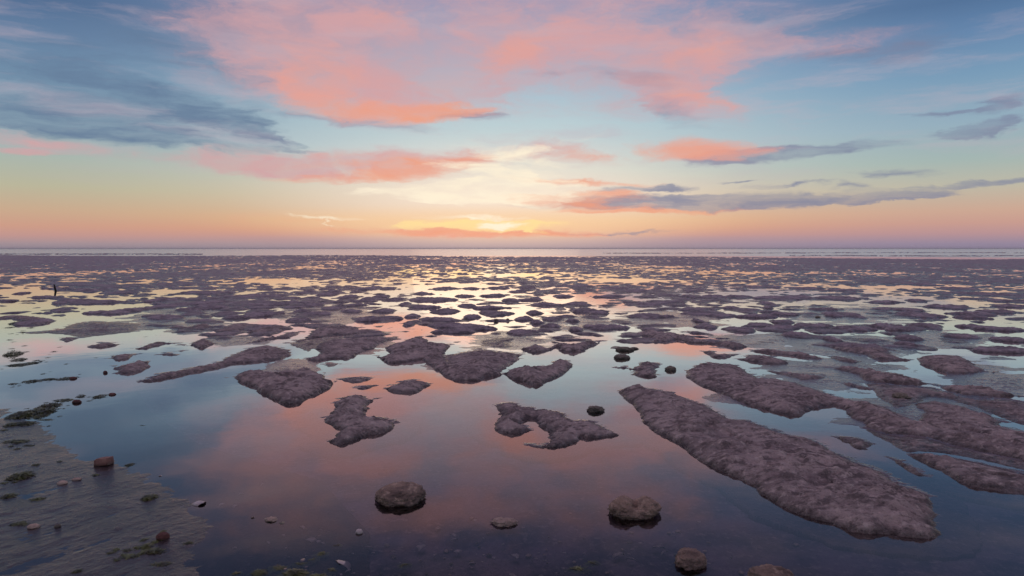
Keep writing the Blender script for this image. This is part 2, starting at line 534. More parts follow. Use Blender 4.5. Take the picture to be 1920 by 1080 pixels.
rr = [0.0]
v = 0.4
while v < 24:
    rr.append(v)
    v *= 1.014
rr += [30, 60, 200, 1000, 6000, 32000]
R = np.array(rr)
th = np.linspace(-math.pi, math.pi, 721)
X, Y = np.outer(R, np.sin(th)), np.outer(R, np.cos(th))
Z = -0.040 + 0.016 * fbm(X * 1.3, Y * 1.3, 4) + 0.006 * fbm(X * 9, Y * 9, 3)
Z = np.where(R[:, None] > 24, -0.12, Z)
Z = np.minimum(Z, -0.012)
i, j = np.meshgrid(np.arange(len(R) - 1), np.arange(720), indexing="ij")
a = (i * 721 + j).ravel()
bed = link("sea_bed", mesh_np("sea_bed", np.stack([X, Y, Z], -1).reshape(-1, 3), np.stack([a, a + 1, a + 722, a + 721], -1)), M_BED)
tag(bed, kind="structure")

# ------------------------------------------------------------------ mud banks: traced outlines (photo pixels)
def tr(x0, y0, k, pts):
    return [(x0 + x / k, y0 + y / k) for x, y in pts]


A2 = lambda *p: tr(400, 600, 4.0, p)
A3 = lambda *p: tr(800, 600, 4.0, p)
A1 = lambda *p: tr(0, 600, 4.0, p)
A4 = lambda *p: tr(1200, 600, 2.571, p)

BANKS = [
    # outline, height m, label
    (A2((905, 610), (960, 560), (1040, 535), (1130, 540), (1175, 570), (1222, 580), (1190, 610), (1165, 640), (1150, 668), (1120, 690), (1240, 695), (1330, 720), (1365, 765), (1350, 800), (1300, 840),
        (1200, 855), (1130, 875), (1060, 905), (990, 925), (930, 930), (880, 910), (900, 870), (960, 820), (900, 800), (840, 760), (840, 710), (890, 680), (905, 640)), .060,
     "S shaped crusty mud island standing alone in the pink pool"),
    (A2((1290, 515), (1350, 465), (1420, 435), (1500, 420), (1580, 440), (1635, 475), (1590, 510), (1520, 545), (1430, 552), (1340, 540)), .055, "oval mud hump in the orange water below the long forked bank"),
    (A2((950, 450), (1020, 425), (1100, 412), (1165, 425), (1165, 450), (1120, 470), (1040, 472)), .030, "thin mud sliver, the upper of two small ones behind the S shaped island"),
    (A2((1070, 515), (1120, 485), (1200, 478), (1180, 505), (1130, 527)), .028, "tiny mud sliver just above the top of the S shaped island"),
    (A2((150, 410), (200, 370), (290, 345), (370, 360), (420, 375), (520, 345), (600, 350), (660, 330), (740, 340), (760, 360), (840, 380), (850, 400), (820, 420), (890, 435), (915, 460), (880, 500),
        (780, 550), (680, 600), (590, 630), (530, 635), (480, 605), (430, 575), (340, 545), (290, 510), (250, 480), (150, 435)), .075, "broad lumpy mud bank with a dark blunt nose at the edge of the blue pool"),
    ([(263, 717), (280, 705), (300, 697), (340, 690), (385, 681), (415, 672), (440, 660), (470, 648), (500, 644), (530, 648), (545, 658), (545, 667), (520, 675), (480, 680), (440, 682), (410, 690),
      (370, 698), (320, 708), (285, 716)], .045, "long low mud spit tapering to a point in the blue water"),
    (A2((700, 290), (740, 265), (790, 240), (770, 200), (790, 160), (870, 130), (1000, 125), (1100, 115), (1250, 120), (1330, 140), (1260, 180), (1200, 220), (1100, 250), (1040, 280), (990, 300),
        (930, 290), (850, 300), (740, 310)), .050, "wide wet mud bank right behind the lumpy bank with the dark nose"),
    (A2((840, 335), (870, 318), (930, 330), (900, 350), (850, 352)), .015, "flat wet mud scrap at the right shoulder of the lumpy bank"),
    (A2((605, 155), (640, 135), (700, 120), (730, 75), (790, 45), (880, 25), (930, 35), (1030, 32), (1080, 45), (1090, 60), (1200, 55), (1300, 85), (1270, 100), (1180, 95), (1080, 105), (1000, 115),
        (900, 115), (830, 130), (720, 145), (650, 172)), .055, "rounded mud bank with a smooth dark crown and a tail to the left"),
    (A2((240, 180), (310, 140), (400, 115), (480, 110), (560, 80), (645, 75), (630, 110), (570, 140), (500, 135), (420, 150), (340, 165)), .050, "slanting mud ridge with a blunt right end above the long spit"),
    (A2((250, 95), (330, 45), (430, 30), (530, 30), (555, 55), (530, 85), (430, 95), (340, 110)), .055, "plump mud mound directly behind the slanting ridge"),
    (A2((10, 85), (60, 50), (110, 20), (180, 10), (270, 20), (310, 45), (220, 75), (130, 95), (50, 98)), .055, "leaf shaped mud mound in pale water left of the plump mound"),
    ([(707, 668), (716, 662), (735, 660), (720, 650), (742, 640), (760, 632), (790, 625), (812, 640), (842, 640), (845, 650), (832, 660), (835, 668), (840, 675), (850, 680), (872, 672), (880, 662),
      (905, 658), (950, 660), (975, 668), (960, 675), (945, 680), (930, 687), (932, 695), (942, 702), (920, 706), (898, 714), (875, 712), (850, 714), (835, 706), (815, 693), (800, 680), (790, 674),
      (765, 678), (740, 682), (722, 680)], .070, "long forked mud bank curving round the orange water"),
    (A3((570, 400), (590, 370), (650, 340), (760, 325), (860, 315), (930, 305), (960, 285), (1020, 270), (1060, 290), (1100, 330), (1070, 370), (1030, 410), (950, 440), (890, 460), (860, 490),
        (810, 492), (750, 475), (680, 455), (620, 435)), .075, "wedge shaped mud block with a raised right corner in pale blue water"),
    (A3((715, 220), (760, 180), (800, 165), (850, 165), (910, 185), (950, 160), (1060, 155), (1100, 170), (1150, 150), (1200, 140), (1280, 145), (1310, 160), (1270, 190), (1220, 200), (1190, 235),
        (1110, 238), (1050, 240), (1000, 230), (980, 205), (920, 230), (860, 240), (780, 250)), .070, "knobbly chain of dark mud humps behind the wedge shaped block"),
    (A3((380, 160), (480, 130), (560, 125), (640, 150), (650, 200), (600, 215), (500, 205), (410, 190)), .010, "nearly flat sheet of wet mud above the forked bank"),
    (A3((505, 630), (560, 600), (620, 588), (660, 600), (720, 620), (800, 645), (880, 650), (970, 655), (1040, 690), (1080, 715), (1180, 720), (1270, 735), (1330, 780), (1430, 850), (1360, 870),
        (1240, 885), (1190, 880), (1120, 915), (1060, 930), (960, 950), (840, 955), (765, 945), (820, 915), (920, 880), (940, 840), (900, 825), (850, 800), (820, 760), (790, 740), (750, 750), (720, 780),
        (765, 825), (720, 840), (640, 850), (570, 855), (520, 825), (500, 780), (510, 740), (550, 700), (570, 680), (520, 660)), .055, "hook shaped mud island wrapped round a small orange bay"),
    (A4((-100, 350), (-80, 318), (-15, 303), (60, 315), (110, 325), (160, 330), (230, 360), (320, 395), (390, 430), (430, 455), (520, 465), (600, 495), (720, 530), (810, 550), (900, 590), (960, 625),
        (1050, 660), (1150, 705), (1230, 750), (1330, 790), (1375, 820), (1400, 880), (1425, 930), (1420, 985), (1425, 1030), (1380, 1050), (1310, 1045), (1220, 1030), (1130, 1030), (1030, 1020),
        (940, 985), (860, 960), (760, 930), (680, 895), (600, 845), (540, 800), (470, 760), (380, 725), (300, 680), (240, 640), (190, 595), (130, 570), (60, 530), (15, 490), (10, 470), (-20, 420), (-60, 390)),
     .060, "largest mud bank, a long tongue running down to a rounded end in dark blue water"),
    (A4((220, 240), (270, 205), (330, 190), (400, 200), (470, 205), (520, 240), (570, 265), (650, 270), (760, 290), (850, 320), (930, 350), (1010, 370), (1090, 380), (1180, 400), (1240, 430),
        (1330, 470), (1390, 450), (1310, 410), (1390, 370), (1480, 380), (1560, 400), (1640, 430), (1745, 470), (1720, 490), (1900, 530), (1980, 600), (1980, 690), (1851, 680), (1760, 650), (1640, 630), (1500, 600),
        (1380, 560), (1200, 550), (1080, 520), (1060, 490), (1020, 475), (1000, 450), (1000, 430), (930, 410), (860, 420), (800, 440), (780, 465), (700, 460), (600, 430), (500, 405), (430, 380), (360, 340),
        (300, 320), (230, 285)), .050, "second great mud bank spreading outward beyond the narrow channel"),
    (A4((1300, 655), (1360, 630), (1480, 640), (1640, 670), (1851, 720), (2000, 760), (2000, 850), (1851, 838), (1740, 825), (1620, 810), (1550, 785), (1470, 750), (1440, 720), (1380, 690)), .045,
     "smooth mud ledge with a dark undercut front above deep blue water"),
    (A4((960, 570), (1000, 550), (1060, 560), (1100, 590), (1090, 625), (1030, 610)), .035, "small brown mud clod in the narrow channel beside the largest bank"),
    (A4((1210, 670), (1250, 660), (1300, 690), (1350, 720), (1390, 755), (1330, 745), (1270, 720)), .030, "thin crumbling mud fin before the smooth ledge"),
    (A4((610, 245), (680, 240), (760, 250), (850, 260), (920, 275), (860, 290), (780, 295), (700, 270)), .030, "flat mud slip along the back of the second great bank"),
    (A4((975, 310), (1010, 290), (1060, 305), (1130, 330), (1080, 335), (1020, 325)), .035, "little mud crest between the flat slip and the long bar"),
    (A4((925, 225), (1000, 215), (1100, 225), (1200, 245), (1330, 270), (1430, 300), (1520, 305), (1620, 310), (1720, 320), (1820, 350), (1900, 375), (1700, 365), (1560, 360), (1480, 335), (1400, 310),
        (1300, 310), (1180, 300), (1080, 290), (1050, 265), (980, 245)), .055, "long narrow mud bar slanting behind the second great bank"),
    (A4((1335, 180), (1370, 160), (1450, 155), (1540, 160), (1590, 180), (1640, 215), (1690, 235), (1740, 250), (1640, 250), (1580, 262), (1480, 255), (1400, 235), (1350, 210)), .060,
     "isolated dark mud island in the pale blue pool behind the long bar"),
    (A4((880, 125), (960, 120), (1030, 125), (1090, 110), (1160, 120), (1250, 140), (1190, 145), (1220, 160), (1300, 195), (1220, 197), (1130, 190), (1060, 165), (980, 150)), .050,
     "dark double tailed mud bar in front of the isolated island"),
    (A4((905, 175), (950, 165), (1010, 175), (1065, 195), (1030, 208), (960, 200)), .040, "short mud lobe tucked under the double tailed bar"),
    (A4((525, 140), (600, 130), (700, 140), (800, 150), (895, 180), (830, 187), (750, 175), (660, 165), (580, 155)), .055, "thin dark cigar shaped mud bar ending in a sharp point"),
    (A4((475, 180), (540, 160), (640, 165), (700, 185), (725, 210), (650, 215), (560, 205), (500, 195)), .045, "low mud mound under the cigar shaped bar"),
    (A4((305, 150), (350, 138), (390, 155), (430, 155), (475, 160), (440, 178), (390, 187), (340, 175)), .045, "two lobed mud lump left of the cigar shaped bar"),
    (A4((-30, 60), (20, 40), (90, 45), (180, 55), (270, 75), (350, 95), (430, 90), (510, 110), (520, 130), (450, 140), (380, 120), (300, 112), (230, 108), (190, 95), (140, 105), (80, 110), (50, 85),
        (0, 75)), .070, "dark scalloped mud ridge above the bright pink pool"),
    (A3((1435, 350), (1490, 330), (1540, 350), (1590, 320), (1620, 300), (1700, 300), (1755, 320), (1740, 350), (1700, 370), (1725, 430), (1640, 425), (1560, 415), (1530, 395), (1590, 380), (1530, 365),
        (1470, 362)), .045, "ragged mud cluster between the two dark stones and the largest bank"),
    (A1((650, 205), (690, 175), (760, 152), (840, 152), (905, 175), (860, 195), (760, 210)), .050, "dark lens shaped mud hump alone in pale pink water"),
    (A1((455, 140), (490, 118), (540, 116), (572, 140), (530, 160), (490, 168)), .050, "small dark round mud hump beside a smooth shadowy flat"),
    (A1((1015, 220), (1080, 180), (1180, 150), (1230, 152), (1320, 165), (1260, 180), (1190, 195), (1100, 222)), .040, "low winged mud hump in front of the leaf shaped mound"),
    (A1((1360, 190), (1420, 170), (1470, 140), (1520, 120), (1580, 140), (1605, 180), (1560, 205), (1500, 215), (1450, 200)), .065, "peaked round headed mud mound above the blue water"),
    (A1((1205, 255), (1260, 236), (1335, 250), (1300, 268), (1230, 268)), .030, "small oval mud pat below the winged hump"),
    (A1((1345, 240), (1375, 225), (1410, 224), (1390, 238)), .018, "tiny mud speck beside the small oval pat"),
    (A1((820, 285), (860, 245), (940, 238), (1020, 250), (960, 290), (890, 307), (850, 300)), .055, "smooth dark mud cushion, the upper of a touching pair"),
    (A1((850, 350), (880, 330), (960, 310), (1040, 280), (1110, 295), (1105, 325), (1130, 350), (1080, 380), (960, 405), (870, 403), (890, 385)), .050, "layered purple mud pad, the lower of a touching pair"),
    (A1((170, 95), (330, 80), (470, 60), (560, 20), (680, 10), (800, 10), (960, 20), (1080, 30), (1040, 70), (960, 95), (860, 105), (720, 120), (600, 138), (500, 112), (350, 100), (240, 105)), .012,
     "wide smooth blue grey mud flat behind the dark lens shaped hump"),
    (A1((-60, -30), (60, -45), (180, -48), (330, -30), (350, -10), (400, 10), (340, 35), (230, 45), (160, 10), (60, -10), (-60, 0)), .055, "soft edged dark mud mass at the border beside the weed line"),
    (A4((1090, 302), (1180, 300), (1310, 312), (1400, 320), (1480, 340), (1600, 372), (1760, 372), (1900, 400), (1960, 440), (1960, 520), (1850, 505), (1745, 470), (1640, 430), (1480, 380), (1390, 370), (1310, 410),
        (1240, 430), (1150, 375)), .024, "low wet mud sheet filling the gap between the long bar and the second great bank"),
    (A4((1075, 515), (1200, 548), (1380, 560), (1500, 600), (1640, 632), (1760, 655), (1960, 690), (1960, 760), (1851, 722), (1640, 672), (1480, 642), (1360, 632), (1290, 640), (1180, 580)), .020,
     "low wet mud sheet joining the second great bank to the smooth ledge"),
    (A3((130, 270), (250, 230), (400, 205), (560, 225), (700, 245), (695, 300), (620, 340), (560, 390), (520, 420), (400, 400), (250, 380), (150, 350)), .034, "lumpy wet mud shelf filling the crook of the long forked bank"),
    (A2((560, 175), (700, 150), (830, 132), (1000, 118), (980, 142), (840, 170), (780, 205), (720, 235), (640, 212)), .019, "thin wet mud saddle linking the smooth dark crown to the wide wet bank"),
    (A1((1210, 60), (1280, 35), (1350, 25), (1420, 40), (1490, 10), (1570, 20), (1590, 50), (1520, 70), (1440, 68), (1390, 78), (1320, 62)), .060, "dark two part mud mound above the pale cream water"),
]

# rounded mounds further out: centre x, y, half width, half height (photo pixels)
def el(x0, y0, k, *p):
    return [(x0 + q[0] / k, y0 + q[1] / k, q[2] / k, q[3] / k) for q in p]


MOUNDS = []
MOUNDS += el(0, 440, 3.0, (190, 485, 75, 26), (45, 372, 35, 8), (120, 328, 26, 9), (250, 350, 80, 10), (400, 375, 100, 14), (560, 375, 110, 18), (690, 420, 62, 34), (560, 437, 100, 10),
             (900, 360, 70, 24), (950, 395, 80, 18), (940, 460, 85, 16), (1050, 420, 60, 14), (1150, 380, 100, 20), (1200, 405, 70, 18), (1090, 322, 80, 12), (1210, 322, 100, 16), (1420, 340, 80, 20),
             (1510, 340, 90, 18), (1440, 395, 80, 12), (1580, 388, 70, 14), (1650, 355, 38, 8), (1720, 320, 40, 16), (1480, 440, 110, 20), (1340, 462, 80, 14), (1760, 390, 60, 18), (1700, 428, 45, 12),
             (1690, 478, 80, 14), (1800, 442, 80, 16), (1870, 410, 60, 18), (1850, 330, 60, 14), (1180, 300, 40, 9), (680, 325, 90, 10), (500, 310, 90, 9), (330, 300, 80, 8))
MOUNDS += el(640, 440, 3.0, (190, 470, 125, 22), (240, 428, 72, 16), (580, 425, 72, 22), (390, 455, 38, 15), (375, 503, 32, 13), (540, 475, 100, 18), (620, 505, 120, 22), (760, 520, 160, 22), (640, 540, 110, 18),
             (730, 457, 50, 15), (870, 437, 78, 20), (830, 408, 80, 14), (700, 397, 66, 12), (1030, 472, 55, 14), (1100, 495, 40, 9), (1000, 545, 82, 18), (1090, 437, 48, 14), (1150, 390, 68, 17),
             (1070, 363, 58, 13), (950, 365, 48, 15), (870, 340, 70, 11), (510, 360, 120, 18), (470, 405, 80, 13), (360, 388, 28, 12), (320, 358, 45, 13), (220, 345, 45, 13), (145, 360, 40, 11),
             (145, 297, 60, 18), (30, 345, 50, 18), (690, 345, 55, 8), (1060, 300, 48, 9), (870, 298, 66, 9), (730, 300, 40, 9), (580, 300, 66, 12), (1250, 345, 66, 10), (1350, 287, 90, 11),
             (1530, 345, 90, 11), (1540, 297, 84, 14), (1660, 312, 66, 14), (1730, 390, 86, 13), (1330, 385, 66, 18), (1370, 425, 95, 18), (1720, 455, 120, 20), (1490, 515, 110, 26), (1190, 470, 48, 20),
             (1180, 513, 56, 14), (1320, 535, 50, 11), (1300, 483, 34, 10), (80, 395, 60, 12), (60, 430, 60, 12), (450, 330, 60, 9), (260, 300, 50, 10), (990, 320, 50, 7), (1450, 440, 70, 12))
MOUNDS += el(1280, 440, 3.0, (320, 345, 75, 13), (180, 347, 85, 11), (40, 345, 48, 13), (550, 352, 150, 16), (670, 347, 60, 16), (880, 352, 115, 17), (1130, 377, 95, 9), (1310, 370, 56, 8), (1130, 417, 70, 10),
             (1330, 445, 130, 24), (1280, 420, 70, 14), (1500, 402, 120, 18), (1650, 440, 100, 18), (1610, 462, 80, 12), (1800, 430, 100, 16), (1850, 400, 110, 12), (960, 452, 42, 18), (800, 420, 62, 10),
             (850, 457, 50, 6), (590, 447, 72, 13), (470, 382, 34, 11), (480, 412, 28, 8), (275, 412, 52, 9), (210, 452, 90, 14), (400, 457, 88, 15), (80, 480, 24, 13), (70, 417, 66, 14), (100, 442, 76, 13),
             (330, 530, 90, 22), (430, 507, 90, 9), (580, 520, 70, 18), (640, 560, 70, 18), (150, 518, 38, 7), (560, 490, 66, 9), (760, 510, 120, 14), (950, 525, 140, 14), (1130, 512, 100, 15),
             (1370, 510, 100, 20), (1250, 530, 110, 14), (1640, 515, 60, 20), (1600, 570, 90, 20), (1760, 528, 130, 14), (1850, 590, 90, 12), (1800, 652, 130, 11), (1270, 582, 70, 14), (1270, 622, 38, 9),
             (840, 592, 34, 6), (1000, 630, 120, 11), (700, 300, 90, 10), (420, 290, 90, 10), (900, 310, 90, 10), (1350, 277, 90, 10), (1700, 330, 130, 16), (1560, 300, 110, 12), (1800, 370, 90, 10))

# ------------------------------------------------------------------ the polar height grid
TH0, TH1 = math.radians(-43), math.radians(43)
DTH = 0.00140
NTH = int((TH1 - TH0) / DTH)
rad = [1.9]
while rad[-1] < 330.0:
    d = rad[-1]
    rad.append(d * (1 + max(0.00150, 0.50 * d / (CAM_H * FPX))))
RAD = np.array(rad)
THE = np.linspace(TH0, TH1, NTH)
GX = np.outer(RAD, np.sin(THE))
GY = np.outer(RAD, np.cos(THE))
NR = len(RAD)
PXs = 960 + FPX * GX / (GY * cp + CAM_H * sp)
PYs = 466 + FPX * CAM_H / GY              # near enough for the loose zones below

H = np.full((NR, NTH), -0.09, dtype=np.float64)
ID = np.zeros((NR, NTH), dtype=np.int32)

wx2 = fbm(GX * 15.0, GY * 18.0, 3, 0.6)
wx = fbm(GX * 5.0, GY * 5.0, 4)
wy = fbm(GX * 5.0 + 40, GY * 5.0 - 31, 4)
top_n = fbm(GX * 4.2, GY * 6.5, 4)
rough_n = fbm(GX * 17.0, GY * 21.0, 4, 0.62)
run_n = 1.0 - np.abs(fbm(GX * 3.2 + 0.4 * GY, GY * 8.5 - 2.0 * GX + 14, 4, 0.6)) * 2.4
soft_n = fbm(GX * 1.7 + 21, GY * 2.1 + 4, 4, 0.55)
crumb_n = np.abs(fbm(GX * 13.0 + 2, GY * 15.0 + 8, 3, 0.6))
lump_n = 1.0 - np.abs(fbm(GX * 9.0 + 5, GY * 12.0, 3)) * 2.2


def seg_sdf(X, Y, poly):
    n = len(poly)
    best = np.full(X.shape, 1e9)
    inside = np.zeros(X.shape, dtype=bool)
    for k in range(n):
        ax, ay = poly[k]
        bx, by = poly[(k + 1) % n]
        ex, ey = bx - ax, by - ay
        L = ex * ex + ey * ey + 1e-12
        t = np.clip(((X - ax) * ex + (Y - ay) * ey) / L, 0, 1)
        best = np.minimum(best, (X - ax - t * ex) ** 2 + (Y - ay - t * ey) ** 2)
        if abs(ey) > 1e-12:
            c = ((ay > Y) != (by > Y)) & (X < ex * (Y - ay) / ey + ax)
            inside ^= c
    s = np.sqrt(best)
    return np.where(inside, s, -s)


def window(xs, ys, pad):
    th = np.arctan2(xs, ys)
    r = np.hypot(xs, ys)
    dp = pad / r.min()
    j0 = max(0, int(np.searchsorted(THE, th.min() - dp)))
    j1 = min(NTH, int(np.searchsorted(THE, th.max() + dp)))
    i0 = max(0, int(np.searchsorted(RAD, r.min() - pad)))
    i1 = min(NR, int(np.searchsorted(RAD, r.max() + pad)))
    return slice(i0, i1), slice(j0, j1)


def put(sl, h, k):
    w = h > H[sl]
    H[sl] = np.where(w, h, H[sl])
    ID[sl] = np.where(w, k, ID[sl])


APR = np.full((NR, NTH), -0.09)
BANK_LABELS = {}
kid = 0
for outline, hh, label in BANKS:
    kid += 1
    hh = hh * 1.2 if hh > 0.02 else hh
    BANK_LABELS[kid] = label
    n = len(outline)
    area = sum(outline[k][0] * outline[(k + 1) % n][1] - outline[(k + 1) % n][0] * outline[k][1] for k in range(n))
    sg = 1.0 if area > 0 else -1.0
    poly = []
    for k in range(n):
        x0, y0 = outline[k - 1]
        x1, y1 = outline[(k + 1) % n]
        ny = -sg * (x1 - x0) / (math.hypot(x1 - x0, y1 - y0) + 1e-9)    # outward normal, image y (down = towards us)
        back = max(0.0, -ny)
        poly.append(ground(outline[k][0], outline[k][1], hh * 0.62 * back))
    pa = np.array(poly)
    yc = pa[:, 1].mean()
    pad = 0.18 + 0.026 * yc
    sl = window(pa[:, 0], pa[:, 1], pad)
    wa = 0.010 + 0.0055 * yc
    seg_s = seg_sdf(GX[sl] + wx[sl] * wa, GY[sl] + wy[sl] * wa * 1.3, poly)
    s = seg_s + wx2[sl] * (0.007 + 0.0032 * yc)
    e1 = 0.020 + 0.006 * yc
    e2 = 0.10 + 0.03 * yc
    g = -np.gradient(seg_s, axis=0) / (np.gradient(RAD[sl[0]])[:, None] + 1e-9)
    g = np.clip(g, -1, 1)
    e1 = e1 * (1 + 2.6 * np.clip(g + 0.1, 0, 1))
    ins = hh * (0.62 * (1 - np.exp(-np.maximum(s, 0) / e1)) + 0.38 * (1 - np.exp(-np.maximum(s, 0) / e2)))
    sat = np.clip(s / (2.5 * e1), 0, 1)
    soft = smooth(soft_n[sl], -0.02, 0.34) * np.clip(s / (5 * e1), 0, 1)
    sat = sat * (1 - 0.85 * soft)
    ins = ins * (1 - 0.62 * soft)
    ins = ins * (1 + 0.55 * top_n[sl] * sat) + sat * (0.0060 * rough_n[sl] + 0.0040 * lump_n[sl] + 0.008 * run_n[sl] - 0.018 * crumb_n[sl] + 0.002)
    h = np.where(s > 0, ins, s * 0.35)
    put(sl, h, kid)
    # wet apron trailing off behind and beside the bank
    wap = 0.07 + 0.022 * yc
    tt = np.clip(1 + s / wap, 0, 1)
    ap = -0.019 + tt ** 0.7 * (0.0155 + 0.0115 * g) + 0.0065 * fbm(GX[sl] * 2.2, GY[sl] * 3.0, 4, 0.55) + 0.0012 * rough_n[sl]
    APR[sl] = np.maximum(APR[sl], np.where((s < 0) & (tt > 0), ap, -0.09))
N_BANK = kid

for (cx, cy, hx, hy) in MOUNDS:
    kid += 1
    x0, y0 = ground(cx, cy + hy * 0.45)
    fx, fy = ground(cx, cy + hy)
    bx, by = ground(cx, cy - hy * 0.15)
    ax = abs(ground(cx + hx, cy)[0] - ground(cx - hx, cy)[0]) / 2
    ay = max(0.22, (by - fy) / 2)
    yc0 = (fy + by) / 2
    sl = window(np.array([x0 - ax, x0 + ax, x0 - ax, x0 + ax]), np.array([yc0 - ay, yc0 - ay, yc0 + ay, yc0 + ay]), max(ax, ay) * 0.6 + 0.2)
    wk = 0.16 * min(ax, ay)
    qx = (GX[sl] - x0 + wx[sl] * wk) / ax
    qy = (GY[sl] - yc0 + wy[sl] * wk) / ay
    # low frequency change of outline, then finer fraying
    ang = fbm(GX[sl] * 1.1 / max(.5, ax) + 3 * kid, GY[sl] * 1.1 / max(.5, ay), 3)
    q = np.sqrt(qx * qx + qy * qy) * (1 + 0.75 * ang)
    s = 1 - q
    hh = min(0.062, 0.042 + 0.010 * min(ax, ay))
    h = np.where(s > 0, hh * (1 - np.exp(-s / 0.22)) * (1 + 0.75 * top_n[sl]) + (0.007 * rough_n[sl] - 0.018 * crumb_n[sl] + 0.003) * np.clip(s * 4, 0, 1), s * 0.20)
    put(sl, h, kid)
N_MOUND = kid

def worley(x, y):
    xi, yi = np.floor(x).astype(np.int64), np.floor(y).astype(np.int64)
    f1 = np.full(x.shape, 9.0)
    f2 = np.full(x.shape, 9.0)
    for dx in (-1, 0, 1):
        for dy in (-1, 0, 1):
            cx_, cy_ = xi + dx, yi + dy
            hsh = _perm[(_perm[cx_ & 4095] + cy_) & 4095]
            qx_ = cx_ + 0.5 + 0.46 * _gx[hsh] - x
            qy_ = cy_ + 0.5 + 0.46 * _gy[hsh] - y
            dd_ = np.sqrt(qx_ * qx_ + qy_ * qy_)
            f2 = np.minimum(np.maximum(f1, dd_), f2)
            f1 = np.minimum(f1, dd_)
    return f1, f2


# --- free mud further out: noise mounds whose cover grows with distance
n_a = fbm(GX * 0.62, GY * 0.62, 5, 0.55)
n_b = fbm(GX * 1.9 + 11, GY * 1.9, 4, 0.5)
n_c = fbm(GX * 0.16 + 7, GY * 0.10, 3)
f1, f2 = worley(GX / 0.66 + 0.40 * n_b, GY / 0.62 + 0.40 * fbm(GX * 1.9 - 30, GY * 1.9, 3))
cell = np.clip(f2 - f1, 0, 0.7)
field = 0.75 * cell + 0.40 * n_a + 0.30 * n_b + 0.42 * n_c
samp = np.sort(field[::7, ::7].ravel())
cen = np.exp(-((PXs - 930) / 420.0) ** 2)
cover = np.interp(PYs, [478, 486, 497, 508, 520, 540, 560, 585, 612, 640, 660], [0.86, 0.83, 0.76, 0.68, 0.59, 0.49, 0.42, 0.35, 0.27, 0.14, 0.0])
cover = cover - 0.14 * cen * smooth(PYs, 484, 505) * smooth(PYs, 640, 560) + 0.20 * smooth(PXs, 1250, 1750) * smooth(PYs, 535, 505) + 0.16 * smooth(PXs, 500, 150) * smooth(PYs, 530, 500)
edge_y = 480 + 5 * smooth(PXs, 1150, 1500) + 1.5 * np.sin(PXs / 130.0) - 1.5 * smooth(PXs, 500, 200)
cover = cover * (1 - smooth(PXs, 430, 220) * smooth(PYs, 575, 600))
for (qx, qy, qa, qb) in ((250, 578, 120, 13), (60, 550, 80, 14), (195, 594, 60, 8), (480, 602, 70, 8), (860, 545, 130, 16), (900, 588, 120, 12), (700, 592, 90, 9), (1660, 574, 140, 12), (1250, 592, 80, 9), (1430, 604, 100, 8),
                         (1800, 592, 90, 9), (1550, 604, 100, 8), (1090, 560, 70, 12), (520, 528, 90, 6), (640, 556, 70, 7), (340, 548, 80, 6), (1180, 526, 110, 5), (1750, 538, 130, 5), (960, 516, 90, 4), (1400, 552, 90, 7)):
    cover = cover - 0.55 * np.clip(1.3 - np.sqrt(((PXs - qx) / qa) ** 2 + ((PYs - qy) / qb) ** 2), 0, 1)
cover = np.maximum(cover, 0.0)
cover = np.where(PYs < edge_y, -1.0, cover)
bars = (np.abs(PYs - 474.2 - 0.5 * np.sin(PXs / 160.0)) < 0.9) & (PXs > 1130) | (np.abs(PYs - 479.5 - 0.4 * np.sin(PXs / 90.0 + 1)) < 1.1) & (PXs > 1480) | (np.abs(PYs - 476.5) < 1.6) & (PXs < 380)
cover = np.where(bars, 0.62, cover)
thr = samp[np.clip(((1 - cover) * (len(samp) - 1)).astype(int), 0, len(samp) - 1)]
dv = field - thr
amp = 0.032 + 0.024 * smooth(GY, 26, 85)
far_n = fbm(GX * 1.3 + 50, GY * 1.3, 4, 0.6)
hn = np.where(dv > 0, amp * (1 - np.exp(-dv / 0.20)) * (1 + 0.6 * top_n + far_n * (0.8 + 0.5 * smooth(GY, 25, 60))), dv * 0.25)
hn = np.where(cover <= 0.001, -0.09, hn)
hn = np.where(GY < 8.2, -0.09, hn)
sl = (slice(0, NR), slice(0, NTH))
put(sl, hn, 0)

# --- thin skins of wet mud between the mounds
def zone(cx, cy, rx, ry):
    return np.clip(1.25 - np.sqrt(((PXs - cx) / rx) ** 2 + ((PYs - cy) / ry) ** 2), 0, 1)


zs = np.zeros_like(H)
for zc in ((960, 640, 190, 42), (1080, 610, 170, 40), (1420, 640, 190, 36), (680, 640, 130, 46), (540, 690, 120, 30), (1760, 640, 240, 40), (1560, 700, 300, 70), (1720, 780, 330, 90), (1400, 740, 150, 56), (1850, 720, 200, 90), (1600, 650, 330, 50),
           (1060, 820, 60, 18), (440, 640, 140, 26), (860, 690, 130, 28), (330, 600, 240, 60), (1250, 600, 220, 40), (1600, 590, 300, 40), (620, 590, 250, 40)):
    zs = np.maximum(zs, zone(*zc))
zs = np.maximum(zs, 0.66 * smooth(PYs, 515, 545) * smooth(PYs, 668, 632) * smooth(PXs, 150, 420))
skin = -0.0175 + 0.0215 * zs + 0.0085 * fbm(GX * 1.6, GY * 2.4, 5, 0.55) + 0.0016 * rough_n
skin = np.maximum(np.where(zs > 0, skin, -0.09), APR)
SKIN_ID = N_MOUND + 1
put(sl, skin, SKIN_ID)

